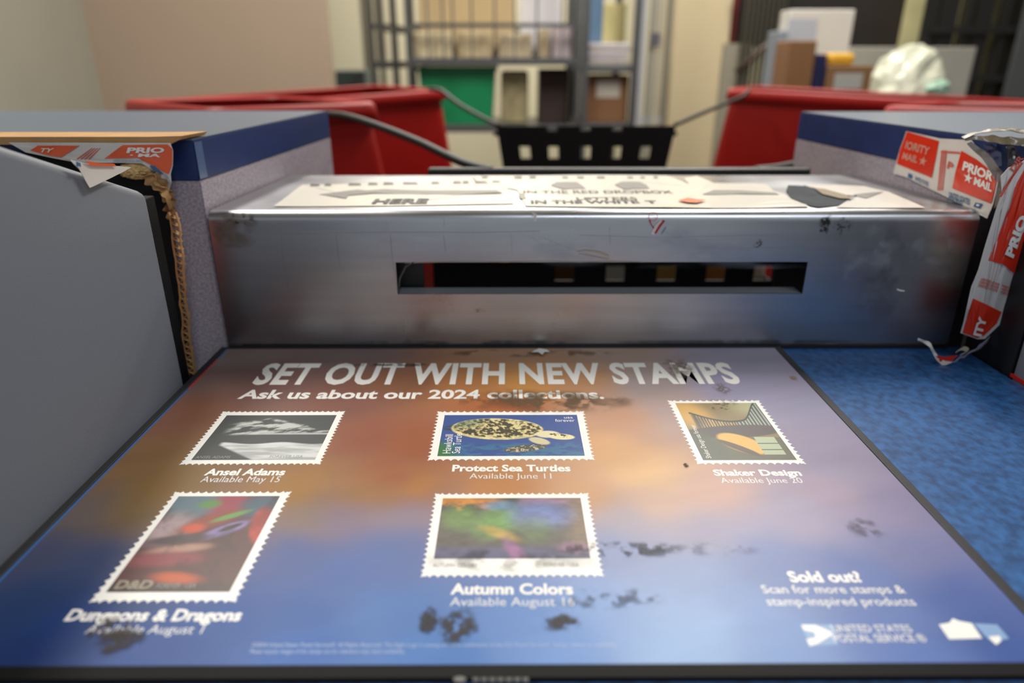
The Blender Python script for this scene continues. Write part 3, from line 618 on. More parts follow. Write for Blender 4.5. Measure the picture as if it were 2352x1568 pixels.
textY('UNITED STATES POSTAL SERVICE', (262,371), (330,372), (263,366), YT, M_tblue, lt, .0016, 0)
sheetY('blue_emblem', [(345,380),(356,380),(370,393),(378,399),(366,398),(352,390)], YT, M_tblue, lt, .0009, sub=1)
textY('UNITED STATES', (378,400), (392,426), (383,397), YT, M_tblue, lt, .0016, 0)
def flap(name, pts, m, off=0.0, sub=3):
    bm = bmesh.new(); vs = [bm.verts.new(atY(a, b, y-off)) for a, b, y in pts]; f = bmesh.ops.contextual_create(bm, geom=vs); bmesh.ops.triangulate(bm, faces=bm.faces[:])
    for _ in range(sub): bmesh.ops.subdivide_edges(bm, edges=bm.edges[:], cuts=1)
    for v in bm.verts: v.co.y += .0012*noise.noise(v.co*90)
    o = bmobj(name, bm, m, lt); q = o.modifiers.new('s', 'SOLIDIFY'); q.thickness = .0003; q.offset = 0
fy = lambda a, b: -.2735*atY(a, b, 1.0).y/atY(a, b, 1.0).x
flap('torn_flap', [(a, b, fy(a, b)) for a, b in ((160,366),(196,374),(302,384),(278,397),(214,428),(207,431),(196,414),(182,388))], M_twhite)
flap('flap_red_edge', [(a, b, fy(a, b)) for a, b in ((196,369),(232,375),(262,376),(268,382),(230,381),(210,380))], M_tred_warm, .002, 2)
flap('flap_blue_mark', [(a, b, fy(a, b)) for a, b in ((176,371),(185,374),(187,383),(178,380))], M_tblue, .002, 1)
p = atY(312, 392, YT+.003); lump('torn_pulp', p, (.0135, .004, .0060), 3, mat('pale_torn_cardboard', '#c9a873', .9, nscale=200, namt=.3, bump=.8, bscale=400), lt, .3, 3.5, 4)
# crumpled strip running down to the corrugated edge
def strip(name, cl, wid, m, parent, seed=0, amp=.0015, dirv=(1, 0, 0), n=10, th=.0006, col=None, cross=6, fr=190):
    cl = curve_pts(cl, n); vs = []; fs = []; L = len(cl)
    for i, p in enumerate(cl):
        t = i/(L-1); ww = np.interp(t, np.linspace(0, 1, len(wid)), wid)
        dv = Vector(dirv) if not callable(dirv) else dirv(t)
        for k in range(cross):
            s = k/(cross-1)-.5; q = p+dv*(s*ww); nn = noise.noise(q*fr+Vector((seed, 0, 0)))*amp; vs.append(q+Vector((nn*.4, nn, nn*.4)))
    for i in range(L-1):
        for k in range(cross-1): fs.append((i*cross+k, i*cross+k+1, (i+1)*cross+k+1, (i+1)*cross+k))
    o = link(name, mesh(name, vs, fs), m, parent); s = o.modifiers.new('s', 'SOLIDIFY'); s.thickness = th; s.offset = 0; return o
c = lambda a, b, y=.585: atY(a, b, y)
M_card3 = mat('crumpled_cardboard', '#8c6a42', .9, nscale=120, namt=.3, bump=.7, bscale=250)
strip('crumpled_sheet', [c(342,395), c(358,412), c(376,432), c(388,455), c(392,480), c(398,505)], [.012, .017, .012, .0065, .006, .004], M_card3, lt, 1, .008, (.8, .3, -.2))
strip('crumpled_sheet', [c(338,400,.58), c(352,420,.58), c(372,440,.58), c(384,462,.58)], [.007, .010, .006, .003], M_card2, lt, 7, .007, (.9, .2, .3))
strip('crumpled_sheet', [c(368,448,.578), c(376,444,.576), c(388,456,.577), c(392,480,.58)], [.003, .005, .006, .004], M_card2, lt, 12, .004, (.4, .8, .3))
# corrugated edge: two liners and a fluted core
ew = lambda t: (.0058+.0010*math.sin(t*9))
top, bot = c(394, 488, .575), c(441, 862, .570); NZ = 46; cl = []
for i in range(NZ+1):
    t = i/NZ; p = top.lerp(bot, t) + Vector((.0018*noise.noise(Vector((t*7, 5, 0)))+.0012*math.sin(t*6), 0, 0)); cl.append(p)
def liner(sx):
    vs = []; fs = []
    for i, p in enumerate(cl):
        x = p.x+sx*ew(i/NZ)/2+.0006*noise.noise(Vector((i*.5, sx*9, 0)))
        vs += [(x-.0004, p.y, p.z), (x+.0004, p.y, p.z), (x+.0004, p.y+.003, p.z), (x-.0004, p.y+.003, p.z)]
    for i in range(NZ):
        for k in range(4): fs.append((4*i+k, 4*i+(k+1) % 4, 4*i+4+(k+1) % 4, 4*i+4+k))
    return link('liner', mesh('liner', vs, fs), M_card, lt)
liner(-1); liner(1)
vs = []; fs = []
for i, p in enumerate(cl):
    s = (-1 if i % 2 else 1)*.42; x = p.x+s*ew(i/NZ)*(1+.25*noise.noise(Vector((i*1.3, 0, 4))))
    for dx, dy in ((-.00035, 0), (.00035, 0), (.00035, .006), (-.00035, .006)): vs.append((x+dx, p.y+.0004+dy, p.z+.0008*noise.noise(Vector((i*2.1, 7, 0)))))
for i in range(NZ):
    for k in range(4): fs.append((4*i+k, 4*i+(k+1) % 4, 4*i+4+(k+1) % 4, 4*i+4+k))
link('fluting', mesh('fluting', vs, fs), M_card, lt)
# clear tape on the navy corner
link('clear_tape', mesh('clear_tape', [(-.2698, .608, .156), (-.2698+.0008, .622, .156), (-.2698+.0008, .621, .187), (-.2698, .608, .187)], [(0, 1, 2, 3)]), mat('clear_tape_dull', '#4f6386', .2), lt)
# ------------------------------------------------------------------ right taped corner
rt_ = empty('taped_corner', (.43, .60, 0), 'torn red and white mailing tape wrapped round the right cabinet corner, its loose end hanging', 'tape')
P0 = Vector((.4208, .607, 0)); P1 = Vector((.3922, .965, 0)); nrm = Vector((P1.y-P0.y, -(P1.x-P0.x), 0)).normalized(); nrm = -nrm   # points left, off the cabinet face
def sheetF(name, pts, m, off, sub=2, a=.0008):
    bm = bmesh.new(); vs = [bm.verts.new(atP(p, q, P0+nrm*.001, nrm)) for p, q in pts]; bm.faces.new(vs); bmesh.ops.triangulate(bm, faces=bm.faces[:])
    for _ in range(sub): bmesh.ops.subdivide_edges(bm, edges=bm.edges[:], cuts=1)
    for v in bm.verts: v.co += nrm*(off+a*abs(noise.noise(v.co*60)))
    return bmobj(name, bm, m, rt_)
def textF(body, l, r, up, m, off, bold=.03, a=.0008):
    O, E, T = [atP(*q, P0+nrm*.001, nrm) for q in (l, r, up)]
    return text(body, O, E-O, T-O, m, rt_, bold, warp=lambda p: p+nrm*(off+a*abs(noise.noise(p*60))))
sheetF('tape_band', [(2082,301),(2160,318),(2232,322),(2262,360),(2290,384),(2293,420),(2282,468),(2272,492),(2268,502),(2210,470),(2150,440),(2080,406),(2052,398),(2060,372),(2068,340)], M_twhite, 0)
sheetF('red_block', [(2084,302),(2158,324),(2150,366),(2141,408),(2061,376),(2068,345)], M_tred, .0004)
sheetF('red_block', [(2209,346),(2244,366),(2276,391),(2291,414),(2285,440),(2278,467),(2188,432),(2197,390)], M_tred, .0004)
textF('IORITY', (2080,340), (2134,356), (2084,324), mat('tape_worn_lettering', '#c9907f', .4), .0007, .03)
textF('MAIL ★', (2073,364), (2128,380), (2077,350), MATS['tape_worn_lettering'], .0007, .03)
textF('PRIOR', (2212,389), (2282,416), (2216,371), M_white, .0007, .045)
textF('★ MAIL', (2214,412), (2279,440), (2217,397), M_white, .0007, .045)
for k in range(3): sheetF('fine_print_line', [(2163+k*5,345),(2166+k*5,345),(2157+k*5,438),(2154+k*5,436)], M_tpink, .0004, 1)
sheetF('fine_print_line', [(2162,346),(2206,349),(2206,353),(2162,350)], M_tpink, .0005, 1)
textF('P', (2176,385), (2188,392), (2180,370), M_tpink, .0006)
textF('UNITED STATES', (2102,413), (2133,428), (2103,404), M_tblue, .0006, .02); sheetF('blue_emblem', [(2087,397),(2097,401),(2096,411),(2086,407)], M_tblue, .0005, 1)
textF('UNITED STATES', (2180,452), (2228,470), (2181,440), M_tblue, .0006, .02); textF('POSTAL SERVICE', (2180,458), (2212,470), (2181,450), M_tblue, .0006, .02)
sheetF('blue_emblem', [(2242,465),(2259,468),(2252,479),(2237,474)], M_tblue, .0005, 1); sheetF('blue_emblem', [(2246,468),(2253,470),(2249,474),(2244,472)], M_white, .0009, 1)
# crumpled clear tape on the cabinet top edge
M_crk = mat('crinkled_clear_tape', '#5c4c30', .35, coat=.2, nscale=90, namt=.4, bump=1.0, bscale=260)
strip('crumpled_tape', [atY(2212,318,.604), atY(2250,304,.606), atY(2290,299,.606), atY(2340,300,.606), atY(2400,302,.606)], [.004, .008, .012, .014, .014], M_crk, rt_, 3, .0042, (0, 1, .15), th=.0004, fr=95, cross=10, n=16)
strip('crumpled_tape', [atY(2216,322,.600), atY(2262,318,.598), atY(2310,322,.598), atY(2352,326,.596), atY(2400,328,.597)], [.002, .005, .007, .010, .012], mat('crinkled_bright_tape', '#7a6c52', .3, coat=.4, bump=1.0, bscale=260), rt_, 9, .0042, (0, .6, .8), th=.0004, fr=95, cross=10, n=16)
strip('crumpled_tape', [atY(2225,326,.600), atY(2255,352,.598), atY(2280,382,.597), atY(2300,420,.597), atY(2296,470,.599)], [.004, .006, .007, .010, .012], mat('grey_tape_back', '#857c74', .3, coat=.5, bump=.8, bscale=200), rt_, 5, .004, (.8, 0, .5), th=.0004, fr=95, cross=10, n=16)
strip('crumpled_tape', [atY(2316,330,.599), atY(2326,350,.597), atY(2322,380,.596), atY(2312,400,.597)], [.006, .009, .007, .004], mat('dark_tape', '#241f26', .15, coat=.8), rt_, 15, .005, (1, 0, 0), th=.0004, fr=95, cross=10, n=16)
strip('crumpled_tape', [atY(2268,330,.601), atY(2285,352,.600), atY(2292,382,.599)], [.006, .010, .006], mat('navy_tape', '#2a3154', .2, coat=.8), rt_, 25, .004, (1, 0, .2), th=.0004, fr=95, cross=10, n=16)
YH = .565
hs = dict(a=.003, z0=.16, tilt=0.0)
sheetY('hanging_tape', [(2340,378),(2362,360),(2364,420),(2364,560),(2350,592),(2336,640),(2326,690),(2300,740),(2262,778),(2246,779),(2207,765),(2216,738),(2228,690),(2232,660),(2252,610),(2278,545),(2292,500),(2300,462),(2318,425),(2300,440),(2300,405),(2318,385)], YH, M_twhite, rt_, 0, sub=3, a=.0016)
sheetY('red_block', [(2346,400),(2363,372),(2363,420),(2363,480),(2360,560),(2346,612),(2332,631),(2302,606),(2270,598),(2290,555),(2316,480),(2330,430)], YH, M_tred, rt_, .0006, a=.0016)
sheetY('red_block', [(2235,685),(2268,700),(2300,716),(2288,742),(2260,770),(2244,776),(2211,764),(2222,730)], YH, M_tred, rt_, .0006, a=.0016)
sheetY('red_block', [(2346,400),(2363,372),(2363,480),(2360,560),(2346,612),(2332,631),(2302,606),(2270,598),(2290,555),(2316,480),(2330,430)], YH, M_tred, rt_, -.0006, a=.0016)
sheetY('red_block', [(2235,685),(2268,700),(2300,716),(2288,742),(2260,770),(2244,776),(2211,764),(2222,730)], YH, M_tred, rt_, -.0006, a=.0016)
textY('PRIO', (2322,591), (2359,499), (2305,583), YH, M_white, rt_, .0020, .05, a=.0016)
textY('ITY', (2250,772), (2263,728), (2234,768), YH, M_white, rt_, .0020, .05, a=.0016)
for k in range(3): textY('UNITED STATES POSTAL', (2252-k*3,642+k*7), (2322-k*2,666+k*7), (2254-k*3,637+k*7), YH, M_tpink, rt_, .0013, .03, a=.0016)
sheetY('red_line', [(2292,450),(2345,372),(2349,374),(2297,452)], YH, M_tpink, rt_, .001, a=.0016)
textY('DIR', (2330,396), (2350,362), (2320,388), YH, M_tpink, rt_, .001, .03, a=.0016)
# loose end curling down and forward
M_lil = mat('tape_back_lilac', '#a9a0b8', .3, coat=.4, bump=.5, bscale=150)
strip('loose_end', [atY(2348,590,.586), atY(2342,650,.583), atY(2328,700,.580), atY(2302,745,.577), atY(2262,788,.572), atY(2225,812,.568), atY(2195,828,.564), atY(2172,834,.562)], [.002, .003, .008, .010, .007, .004, .003, .002], M_lil, rt_, 3, .002, (.7, .5, -.5), th=.0004)
strip('loose_end', [atY(2186,832,.561), atY(2165,833,.561), atY(2150,818,.563), atY(2140,800,.566), atY(2134,790,.568), atY(2108,778,.572)], [.001, .0045, .004, .004, .003, .002], M_twhite, rt_, 8, .0015, (.2, .3, 1), th=.0004)
sheetY('loose_end_print', [(2150,817),(2170,819),(2200,816),(2188,828),(2174,836),(2158,830)], .562, M_tred, rt_, 0, sub=2)
strip('loose_end', [atY(2196,808,.566), atY(2212,800,.566), atY(2222,806,.566), atY(2206,816,.566)], [.002, .004, .004, .002], mat('tape_glue_cream', '#b9ad98', .4), rt_, 11, .001, (.5, 0, .8), th=.0004)
# ------------------------------------------------------------------ black crate hung behind the box
HX = [(1200, 350), (1268, 350), (1345, 350), (1418, 350), (1488, 350)]
CX0, CX1, CY0, CY1, CZ, CB = -.026, .352, .875, 1.5, .128, -.32
NX0, NX1 = -.1005, .376
crate = empty('mail_crate', ((CX0+CX1)/2, 1.18, CB), 'black plastic mail crate with square holes, slung behind the metal box', 'crate')
def holed(name, P, eu, ev, W, Hh, holes, m, parent, taper=0):
    """panel P + eu*x + ev*z with rectangular holes [(x0,x1,z0,z1)]"""
    us = sorted({0, W} | {h[0] for h in holes} | {h[1] for h in holes}); vs_ = sorted({0, Hh} | {h[2] for h in holes} | {h[3] for h in holes})
    bm = bmesh.new(); V = {}
    def g(i, j):
        if (i, j) not in V:
            u = us[i] + taper*(1-vs_[j]/Hh)*(1-2*us[i]/W)
            V[i, j] = bm.verts.new(P+eu*u+ev*vs_[j])
        return V[i, j]
    for i in range(len(us)-1):
        for j in range(len(vs_)-1):
            cu, cv = (us[i]+us[i+1])/2, (vs_[j]+vs_[j+1])/2
            if any(h[0] < cu < h[1] and h[2] < cv < h[3] for h in holes): continue
            bm.faces.new((g(i, j), g(i+1, j), g(i+1, j+1), g(i, j+1)))
    o = bmobj(name, bm, m, parent); s = o.modifiers.new('s', 'SOLIDIFY'); s.thickness = .004; s.offset = 0; return o
W = CX1-CX0; Hh = CZ-CB
X_, Z_ = Vector((1, 0, 0)), Vector((0, 0, 1))
hs_far = []; hz = atY(1345, 350, CY1).z-CB
for px, _ in HX:
    x = atY(px, 350, CY1).x-CX0
    hs_far.append((x-.0105, x+.0105, hz-.012, hz+.012)); hs_far.append((x-.0115, x+.0115, hz-.085, hz-.055))
for px in (1268, 1345, 1418):
    x = atY(px, 290, CY1).x-CX0; hs_far.append((x-.010, x+.010, Hh-.010, Hh))
holed('end_wall', Vector((CX0, CY1, CB)), X_, Z_, W, Hh, hs_far, M_blackp, crate, .07)
hs_near = []; hz = atY(1400, 627, CY0).z-CB
for px in (1296, 1413, 1530, 1643, 1752):
    x = atY(px, 627, CY0).x-NX0
    for dz in (0, .085, -.085): hs_near.append((x-.0125, x+.0125, hz-.0100+dz, hz+.0100+dz))
holed('end_wall', Vector((NX0, CY0, CB)), X_, Z_, NX1-NX0, Hh, hs_near, M_blackp, crate)
SH = .285
for xa_, xb_, tp in ((NX0, CX0+.03, 0), (NX1, CX1-.03, 0)):
    Yv = Vector((xb_-xa_, CY1-CY0, 0)).normalized(); sl = []
    for k in range(8):
        for dz in (.21, .12): sl.append((.04+k*.07, .065+k*.07, dz, dz+.028))
    holed('side_wall', Vector((xa_, CY0, CB)), Yv, Z_, CY1-CY0, SH, sl, M_blackp, crate)
prism('crate_floor', [(NX0, CY0), (NX1, CY0), (CX1-.06, CY1), (CX0+.06, CY1)], CB-.004, CB, M_blackp, crate)
M_rub = mat('black_rubber_strap', '#181714', .5)
box('rim', (NX0, CY0-.012, CZ-.012), (NX1, CY0+.004, CZ+.001), M_rub, crate, .003)
box('rim', (CX0-.006, CY1+.004, CZ-.022), (CX1+.006, CY1+.012, CZ-.012), M_rub, crate, .003)
tube('strap', curve_pts([atY(1130,392,.872), atY(1060,372,.90), atY(960,325,.97), atY(870,290,1.03), atY(800,268,1.08), atY(752,262,1.12)]), .0058, M_rub, crate)
tube('strap', curve_pts([atY(1145,288,1.5), atY(1100,266,1.55), atY(1052,238,1.62), atY(1012,208,1.7), atY(985,204,1.8)]), .0050, M_rub, crate)
tube('strap', curve_pts([atY(1552,286,1.5), atY(1600,265,1.56), atY(1660,240,1.66), atY(1705,222,1.8), atY(1722,205,1.9)]), .0050, M_rub, crate)
tube('strap', curve_pts([atY(1735,394,.875), atY(1780,389,.92), atY(1815,382,.98), atY(1860,372,1.08)]), .0075, M_rub, crate)
for i, (px, wd, zt, col, lab) in enumerate([(1296, .028, -.002, '#7a5220', 'dark brown parcel standing in the black crate, leftmost of five'), (1413, .030, .004, '#fbf6ea', 'white envelope bundle in the black crate beside the dark brown parcel'), (1530, .028, .0, '#dcb25c', 'tan parcel standing in the black crate, middle of five'), (1643, .026, .006, '#d8924c', 'orange-brown parcel in the black crate beside the tan one'), (1752, .0125, .002, '#f0e2cc', 'pale beige envelope bundle in the black crate, rightmost')]):
    x = atY(px, 627, .93).x - (.002 if i == 4 else 0); tag(box('parcel', (x-wd, .93+.004*i, CB+.0005), (x+wd, 1.03, zt), mat('mail_%d' % i, col, .7), None, .003), lab, 'parcel')
# ------------------------------------------------------------------ red bins
def rbin(FL, FR, depth, zb, label, out=(.0, .0), right_slope=0, left_slope=0):
    """FL, FR front rim corners; depth goes backwards; body is a thin tapered shell with a thick lip"""
    FL, FR = Vector(FL), Vector(FR); d = (FR-FL); d.z = 0; ln = d.length; d.normalize(); bk = Vector((-d.y, d.x, 0))
    o = empty('red_bin', (FL+FR)/2+bk*depth/2, label, 'bin'); o.location.z = -.9
    def ring(t, grow, z, rr=.035):
        # t = distance below the rim
        a = -left_slope*t; bq = ln+right_slope*t; pts = []
        x0, x1, y0, y1 = a-grow, bq+grow, -grow, depth+grow
        for cx, cy, s in ((x1-rr, y0+rr, -math.pi/2), (x1-rr, y1-rr, 0), (x0+rr, y1-rr, math.pi/2), (x0+rr, y0+rr, math.pi)):
            for k in range(5):
                q = s+k*math.pi/8; x = cx+rr*math.cos(q); y = cy+rr*math.sin(q); f = min(max(x/ln, 0), 1)
                pts.append(FL+d*x+bk*y+Vector((0, 0, (FR.z-FL.z)*f+z)))
        return pts
    def loft(name, rings, m, cap=False):
        n = len(rings[0]); vs = [p for r in rings for p in r]; fs = []
        for i in range(len(rings)-1):
            for k in range(n): fs.append((i*n+k, i*n+(k+1) % n, (i+1)*n+(k+1) % n, (i+1)*n+k))
        if cap: fs.append(tuple(range((len(rings)-1)*n, len(rings)*n)))
        me = mesh(name, vs, fs)
        for p in me.polygons: p.use_smooth = True
        return link(name, me, m, o)
    dep = FL.z-zb
    loft('tub', [ring(.005, -.007, -.005), ring(.03, -.004, -.03), ring(.2, -.004, -.2), ring(dep, -.02, -dep)], M_red, True)
    loft('lip', [ring(0, -.012, -.004), ring(0, -.008, 0), ring(0, .002, 0), ring(0, .006, -.004), ring(.02, .008, -.026), ring(.03, .004, -.030), ring(.032, -.006, -.030)], M_red)
    for fx, fy in ((.12, .12), (.88, .12), (.12, .88), (.88, .88)):
        p = FL+d*(ln*fx)+bk*(depth*fy)
        bm = bmesh.new(); bmesh.ops.create_cone(bm, cap_ends=True, segments=16, radius1=.04, radius2=.04, depth=.03, matrix=Matrix.Translation((p.x, p.y, -.86)) @ Matrix.Rotation(math.pi/2, 4, 'Y'))
        cs = bmobj('caster', bm, M_dark, o)
        box('caster_fork', (p.x-.022, p.y-.02, -.86), (p.x+.022, p.y+.02, zb+.02), M_steel, cs)
    return o
rbin(atY(415, 250, 1.6), atY(1024, 204, 2.0), .45, -.78, 'red plastic bin, the farther one behind the left cabinet', right_slope=.16)
rbin(atY(480, 248, 1.08), atY(868, 234, 1.3), .36, -.78, 'red plastic bin, the nearer one behind the left cabinet, with rounded lip corner', right_slope=.21)
rbin(atY(1672, 203, 2.0), Vector(atY(1672, 203, 2.0))+Vector((.72, -.50, -.03)), .30, -.78, 'red plastic bin, the farther one behind the right cabinet, in front of the boxes', left_slope=.16)
rbin(atY(2030, 243, 1.32), atY(2460, 252, 1.10), .26, -.78, 'red plastic bin, the nearer one behind the right cabinet', left_slope=.1)
# ------------------------------------------------------------------ wheeled shelf cart and its load
def cart(name, label, x0, x1, y0, y1, shelves, bars, rails, ztop=1.1, m=M_steel, post=.011, barw=.004, rear=True):
    o = empty(name, ((x0+x1)/2, (y0+y1)/2, -.9), label, 'cart')
    for x in (x0, x1):
        for y in (y0, y1): box('post', (x-post, y-post, -.82), (x+post, y+post, ztop), m, o, .003)
    for z in shelves:
        s = box('shelf', (x0, y0, z-.03), (x1, y1, z), m, o, .002)
    for z in rails:
        for y in (y0, y1): box('rail', (x0, y-.007, z-.008), (x1, y+.007, z+.008), m, o)
        for x in (x0, x1): box('rail', (x-.006, y0, z-.008), (x+.006, y1, z+.008), m, o)
    for x in bars: box('bar', (x-barw, y0-barw, max(shelves)), (x+barw, y0+barw, ztop), m, o)
    for x in (x0+.03, x1-.03):
        for y in (y0+.03, y1-.03):
            bm = bmesh.new(); bmesh.ops.create_cone(bm, cap_ends=True, segments=14, radius1=.04, radius2=.04, depth=.025, matrix=Matrix.Translation((x, y, -.86)) @ Matrix.Rotation(math.pi/2, 4, 'Y')); bmobj('caster', bm, M_dark, o)
    return o
Y3 = 3.2
xx = lambda px, y=130, Y=Y3: atY(px, y, Y).x
zz = lambda py, Y=Y3, px=1176: atY(px, py, Y).z
zs = zz(133)
cart('shelf_cart', 'tall grey tube shelf cart holding a green tote and cream boxes, behind the black crate', xx(940), xx(1328), Y3, 3.75, [zs, zz(288), -.5], [xx(p) for p in (985, 1020, 1042, 1085, 1137, 1182, 1232, 1290)], [zz(58), .9])
cart('cage_cart', 'dark wire cage cart nested left of the shelf cart', xx(848), xx(903), 3.28, 3.9, [zz(140), -.5], [xx(p) for p in (862, 878)], [.9, .4], m=mat('dark_grey_tube', '#3a3a36', .5))
cart('mail_cart', 'grey shelf cart with stacked envelopes and a brown box, beside the cream column', xx(1345), xx(1462), Y3+.02, 3.8, [zz(150), zz(284), -.5], [], [.9], post=.016)
box_ = lambda name, px0, px1, pyt, Y, dz, zb, m, label, cat, group=None, bev=.004: tag(box(name, (xx(px0, pyt, Y), Y, zb+.0005), (xx(px1, pyt, Y), Y+dz, zz(pyt, Y, (px0+px1)/2)), m, None, bev), label, cat, group)
cream = [('#cdbf9c', 948, 1038, 74), ('#c0ae8a', 1050, 1128, 72), ('#bcad90', 1146, 1222, 76), ('#ab9a7c', 1240, 1262, 66)]
labs = ['cream carton on the cart shelf, beside its left post', 'tan carton on the cart shelf, right of the leftmost cream one', 'beige carton on the cart shelf, left of the lilac envelopes', 'narrow tan carton on the cart shelf next to the lilac envelopes']
for (col, a, b_, t), l in zip(cream, labs): box_('carton', a, b_, t, 3.26, .22, zs, mat('carton_'+col[1:], col, .8), l, 'box', 'cartons on the cart shelf')
box_('large_carton', 958, 1185, -30, 3.52, .18, zs, mat('carton_large', '#b9a47e', .8), 'large tan carton standing at the back of the cart shelf', 'box')
box_('envelope_bundle', 1270, 1318, 58, 3.26, .2, zs, mat('lilac_paper', '#b3a5a8', .7), 'lilac envelope bundle on the cart shelf beside its right post', 'envelopes')
box_('white_carton', 1196, 1290, -30, 3.54, .16, zs, mat('white_carton', '#dcdbe2', .7), 'tall white carton behind the lilac envelopes on the cart shelf', 'box')
zl = zz(288)
# green tote: tapered open box with lip
def tote(x0, x1, y0, y1, z0, z1, m, label, name='tote'):
    o = empty(name, ((x0+x1)/2, (y0+y1)/2, z0), label, 'tote'); bm = bmesh.new(); tp = .02
    r = [[(x0+tp, y0+tp, z0), (x1-tp, y0+tp, z0), (x1-tp, y1-tp, z0), (x0+tp, y1-tp, z0)], [(x0, y0, z1), (x1, y0, z1), (x1, y1, z1), (x0, y1, z1)]]
    vb = [[bm.verts.new(p) for p in q] for q in r]; bm.faces.new(vb[0])
    for k in range(4): bm.faces.new((vb[0][k], vb[0][(k+1) % 4], vb[1][(k+1) % 4], vb[1][k]))
    b = bmobj('tub', bm, m, o); s = b.modifiers.new('s', 'SOLIDIFY'); s.thickness = .006
    e = .008
    for lo, hi in (((x0-e, y0-e, z1-.02), (x1+e, y0, z1)), ((x0-e, y1, z1-.02), (x1+e, y1+e, z1)), ((x0-e, y0, z1-.02), (x0, y1, z1)), ((x1, y0, z1-.02), (x1+e, y1, z1))): box('lip', lo, hi, m, o)
    return o
tote(xx(962, 200, 3.26), xx(1138, 200, 3.26), 3.25, 3.68, zl+.001, zz(152, 3.25), mat('green_plastic', '#0c7a4c', .45, nscale=6, namt=.2), 'green plastic tote on the lower cart shelf', 'green_tote')
bq = box_('canvas_sack', 1150, 1214, 162, 3.28, .2, zl, mat('canvas', '#8b8262', .9, nscale=30, namt=.3, bump=.5, bscale=40), 'olive canvas sack on the lower cart shelf right of the green tote', 'sack', bev=.012)
box_('dark_case', 1240, 1308, 158, 3.3, .25, zl, mat('dark_brown_case', '#2a1a16', .7), 'dark brown case on the lower cart shelf beside the right post', 'case')
# envelopes on the mail cart
ze = zz(150); k = 0
for t, col in enumerate(['#8d8880', '#a7a0a0', '#a39aa2', '#b9b2b4', '#9f9a96', '#c9c4c8']):
    h = .014; a = xx(1352, 140, 3.25)+.006*math.sin(t*2.1); b2 = xx(1445, 140, 3.25)+.006*math.cos(t*1.7)
    tag(box('envelope_stack', (a, 3.25, ze+.0005+t*(h+.0012)), (b2, 3.55, ze+t*(h+.0012)+h), mat('env_'+col[1:], col, .7), None, .003), ['grey-brown envelope, lowest', 'pale envelope, second from the bottom', 'lilac-grey envelope, third from the bottom', 'light envelope, third from the top', 'grey envelope, second from the top', 'near-white envelope, topmost'][t]+' in the pile on the mail cart', 'envelope', 'envelope pile on the mail cart')
zc = ze+6*.0152
box_('yellow_carton', 1378, 1440, 8, 3.45, .15, zc+.001, mat('pale_yellow', '#c9bd84', .8), 'pale yellow carton above the envelope pile, beside the cart post', 'box')
box_('blue_folder', 1346, 1388, -12, 3.32, .1, zc+.001, mat('blue_card', '#54708c', .7), 'slate blue folder standing on the envelope pile', 'folder')
lb = box_('labelled_carton', 1350, 1446, 172, 3.27, .3, zz(284), mat('brown_carton', '#6f4d30', .85), 'brown carton with a pale label on the lower mail cart shelf', 'box')
x0 = xx(1370, 200, 3.268); x1 = xx(1424, 200, 3.268); p = lb
link('label', mesh('label', [(x0, 3.2685, zz(226)), (x1, 3.2685, zz(226)), (x1, 3.2685, zz(184)), (x0, 3.2685, zz(184))], [(0, 1, 2, 3)]), mat('pale_label', '#a49e94', .7), lb)
# grey rack side standing against the column
o = empty('rack_upright', (xx(1500), 3.2, -.9), 'grey metal rack end frame standing in front of the cream column', 'rack')
for px in (1474, 1496, 1514, 1532): box('upright', (xx(px)-.012, 3.18, -.9), (xx(px)+.008, 3.21, 1.3), mat('rack_grey_%d' % px, ['#9a9ca0', '#7f7e76', '#a19b8a', '#6f6c60'][(px-1474)//19 % 4], .45), o)
for z in (-.6, .0, .9): box('crossbar', (xx(1470), 3.185, z), (xx(1534), 3.205, z+.03), MATS['rack_grey_1474'], o)
box('switch_plate', (xx(1489), 3.165, zz(106)), (xx(1509), 3.18, zz(76)), mat('dark_plate', '#4c4a54', .5), o)
tag(box('low_cabinet', (xx(768, 160, 3.9), 3.9, -.9), (xx(838, 160, 3.9), 4.3, zz(162, 3.9)), mat('teal_grey_metal', '#3c4c4e', .5), None, .005), 'dark teal metal cabinet beyond the beige partition', 'cabinet')
for px, col in ((835, '#6a6658'), (852, '#b0a88c'), (872, '#57544a')):
    tag(box('wall_pipe', (xx(px, 50, 4.4)-.015, 4.4, -.9), (xx(px, 50, 4.4)+.015, 4.43, 1.9), mat('pipe_'+col[1:], col, .5)), {835: 'grey-brown vertical pipe beside the beige partition', 852: 'pale cream vertical pipe behind the cage cart', 872: 'dark vertical pipe behind the cage cart'}[px], 'pipe')
# boxes and bag behind the right bins, on a platform truck
DZ = -.06
tr = empty('platform_truck', (1.5, 2.62, -.9), 'flat platform truck carrying boxes and a plastic bag behind the right red bins', 'cart')
box('deck', (.93, 2.30, DZ-.04), (2.05, 2.925, DZ), M_steel, tr, .004)
for x, y in ((.98, 2.36), (2.0, 2.36), (.98, 2.88), (2.0, 2.88)):
    box('leg', (x-.02, y-.02, -.82), (x+.02, y+.02, DZ-.04), M_steel, tr)
    bm = bmesh.new(); bmesh.ops.create_cone(bm, cap_ends=True, segments=14, radius1=.04, radius2=.04, depth=.025, matrix=Matrix.Translation((x, y, -.86)) @ Matrix.Rotation(math.pi/2, 4, 'Y')); bmobj('caster', bm, M_dark, tr)
def rbox(name, px0, px1, pyt, Y, dz, m, label, cat, zb=DZ, bev=.004):
    return tag(box(name, (atY(px0, 150, Y).x, Y, zb+.0005), (atY(px1, 150, Y).x, Y+dz, atY((px0+px1)/2, pyt, Y).z), m, None, bev), label, cat)
wb = rbox('white_carton', 1800, 1944, 22, 2.62, .10, mat('white_box', '#c9c6bf', .6), 'tall white carton standing behind the right red bin', 'box')
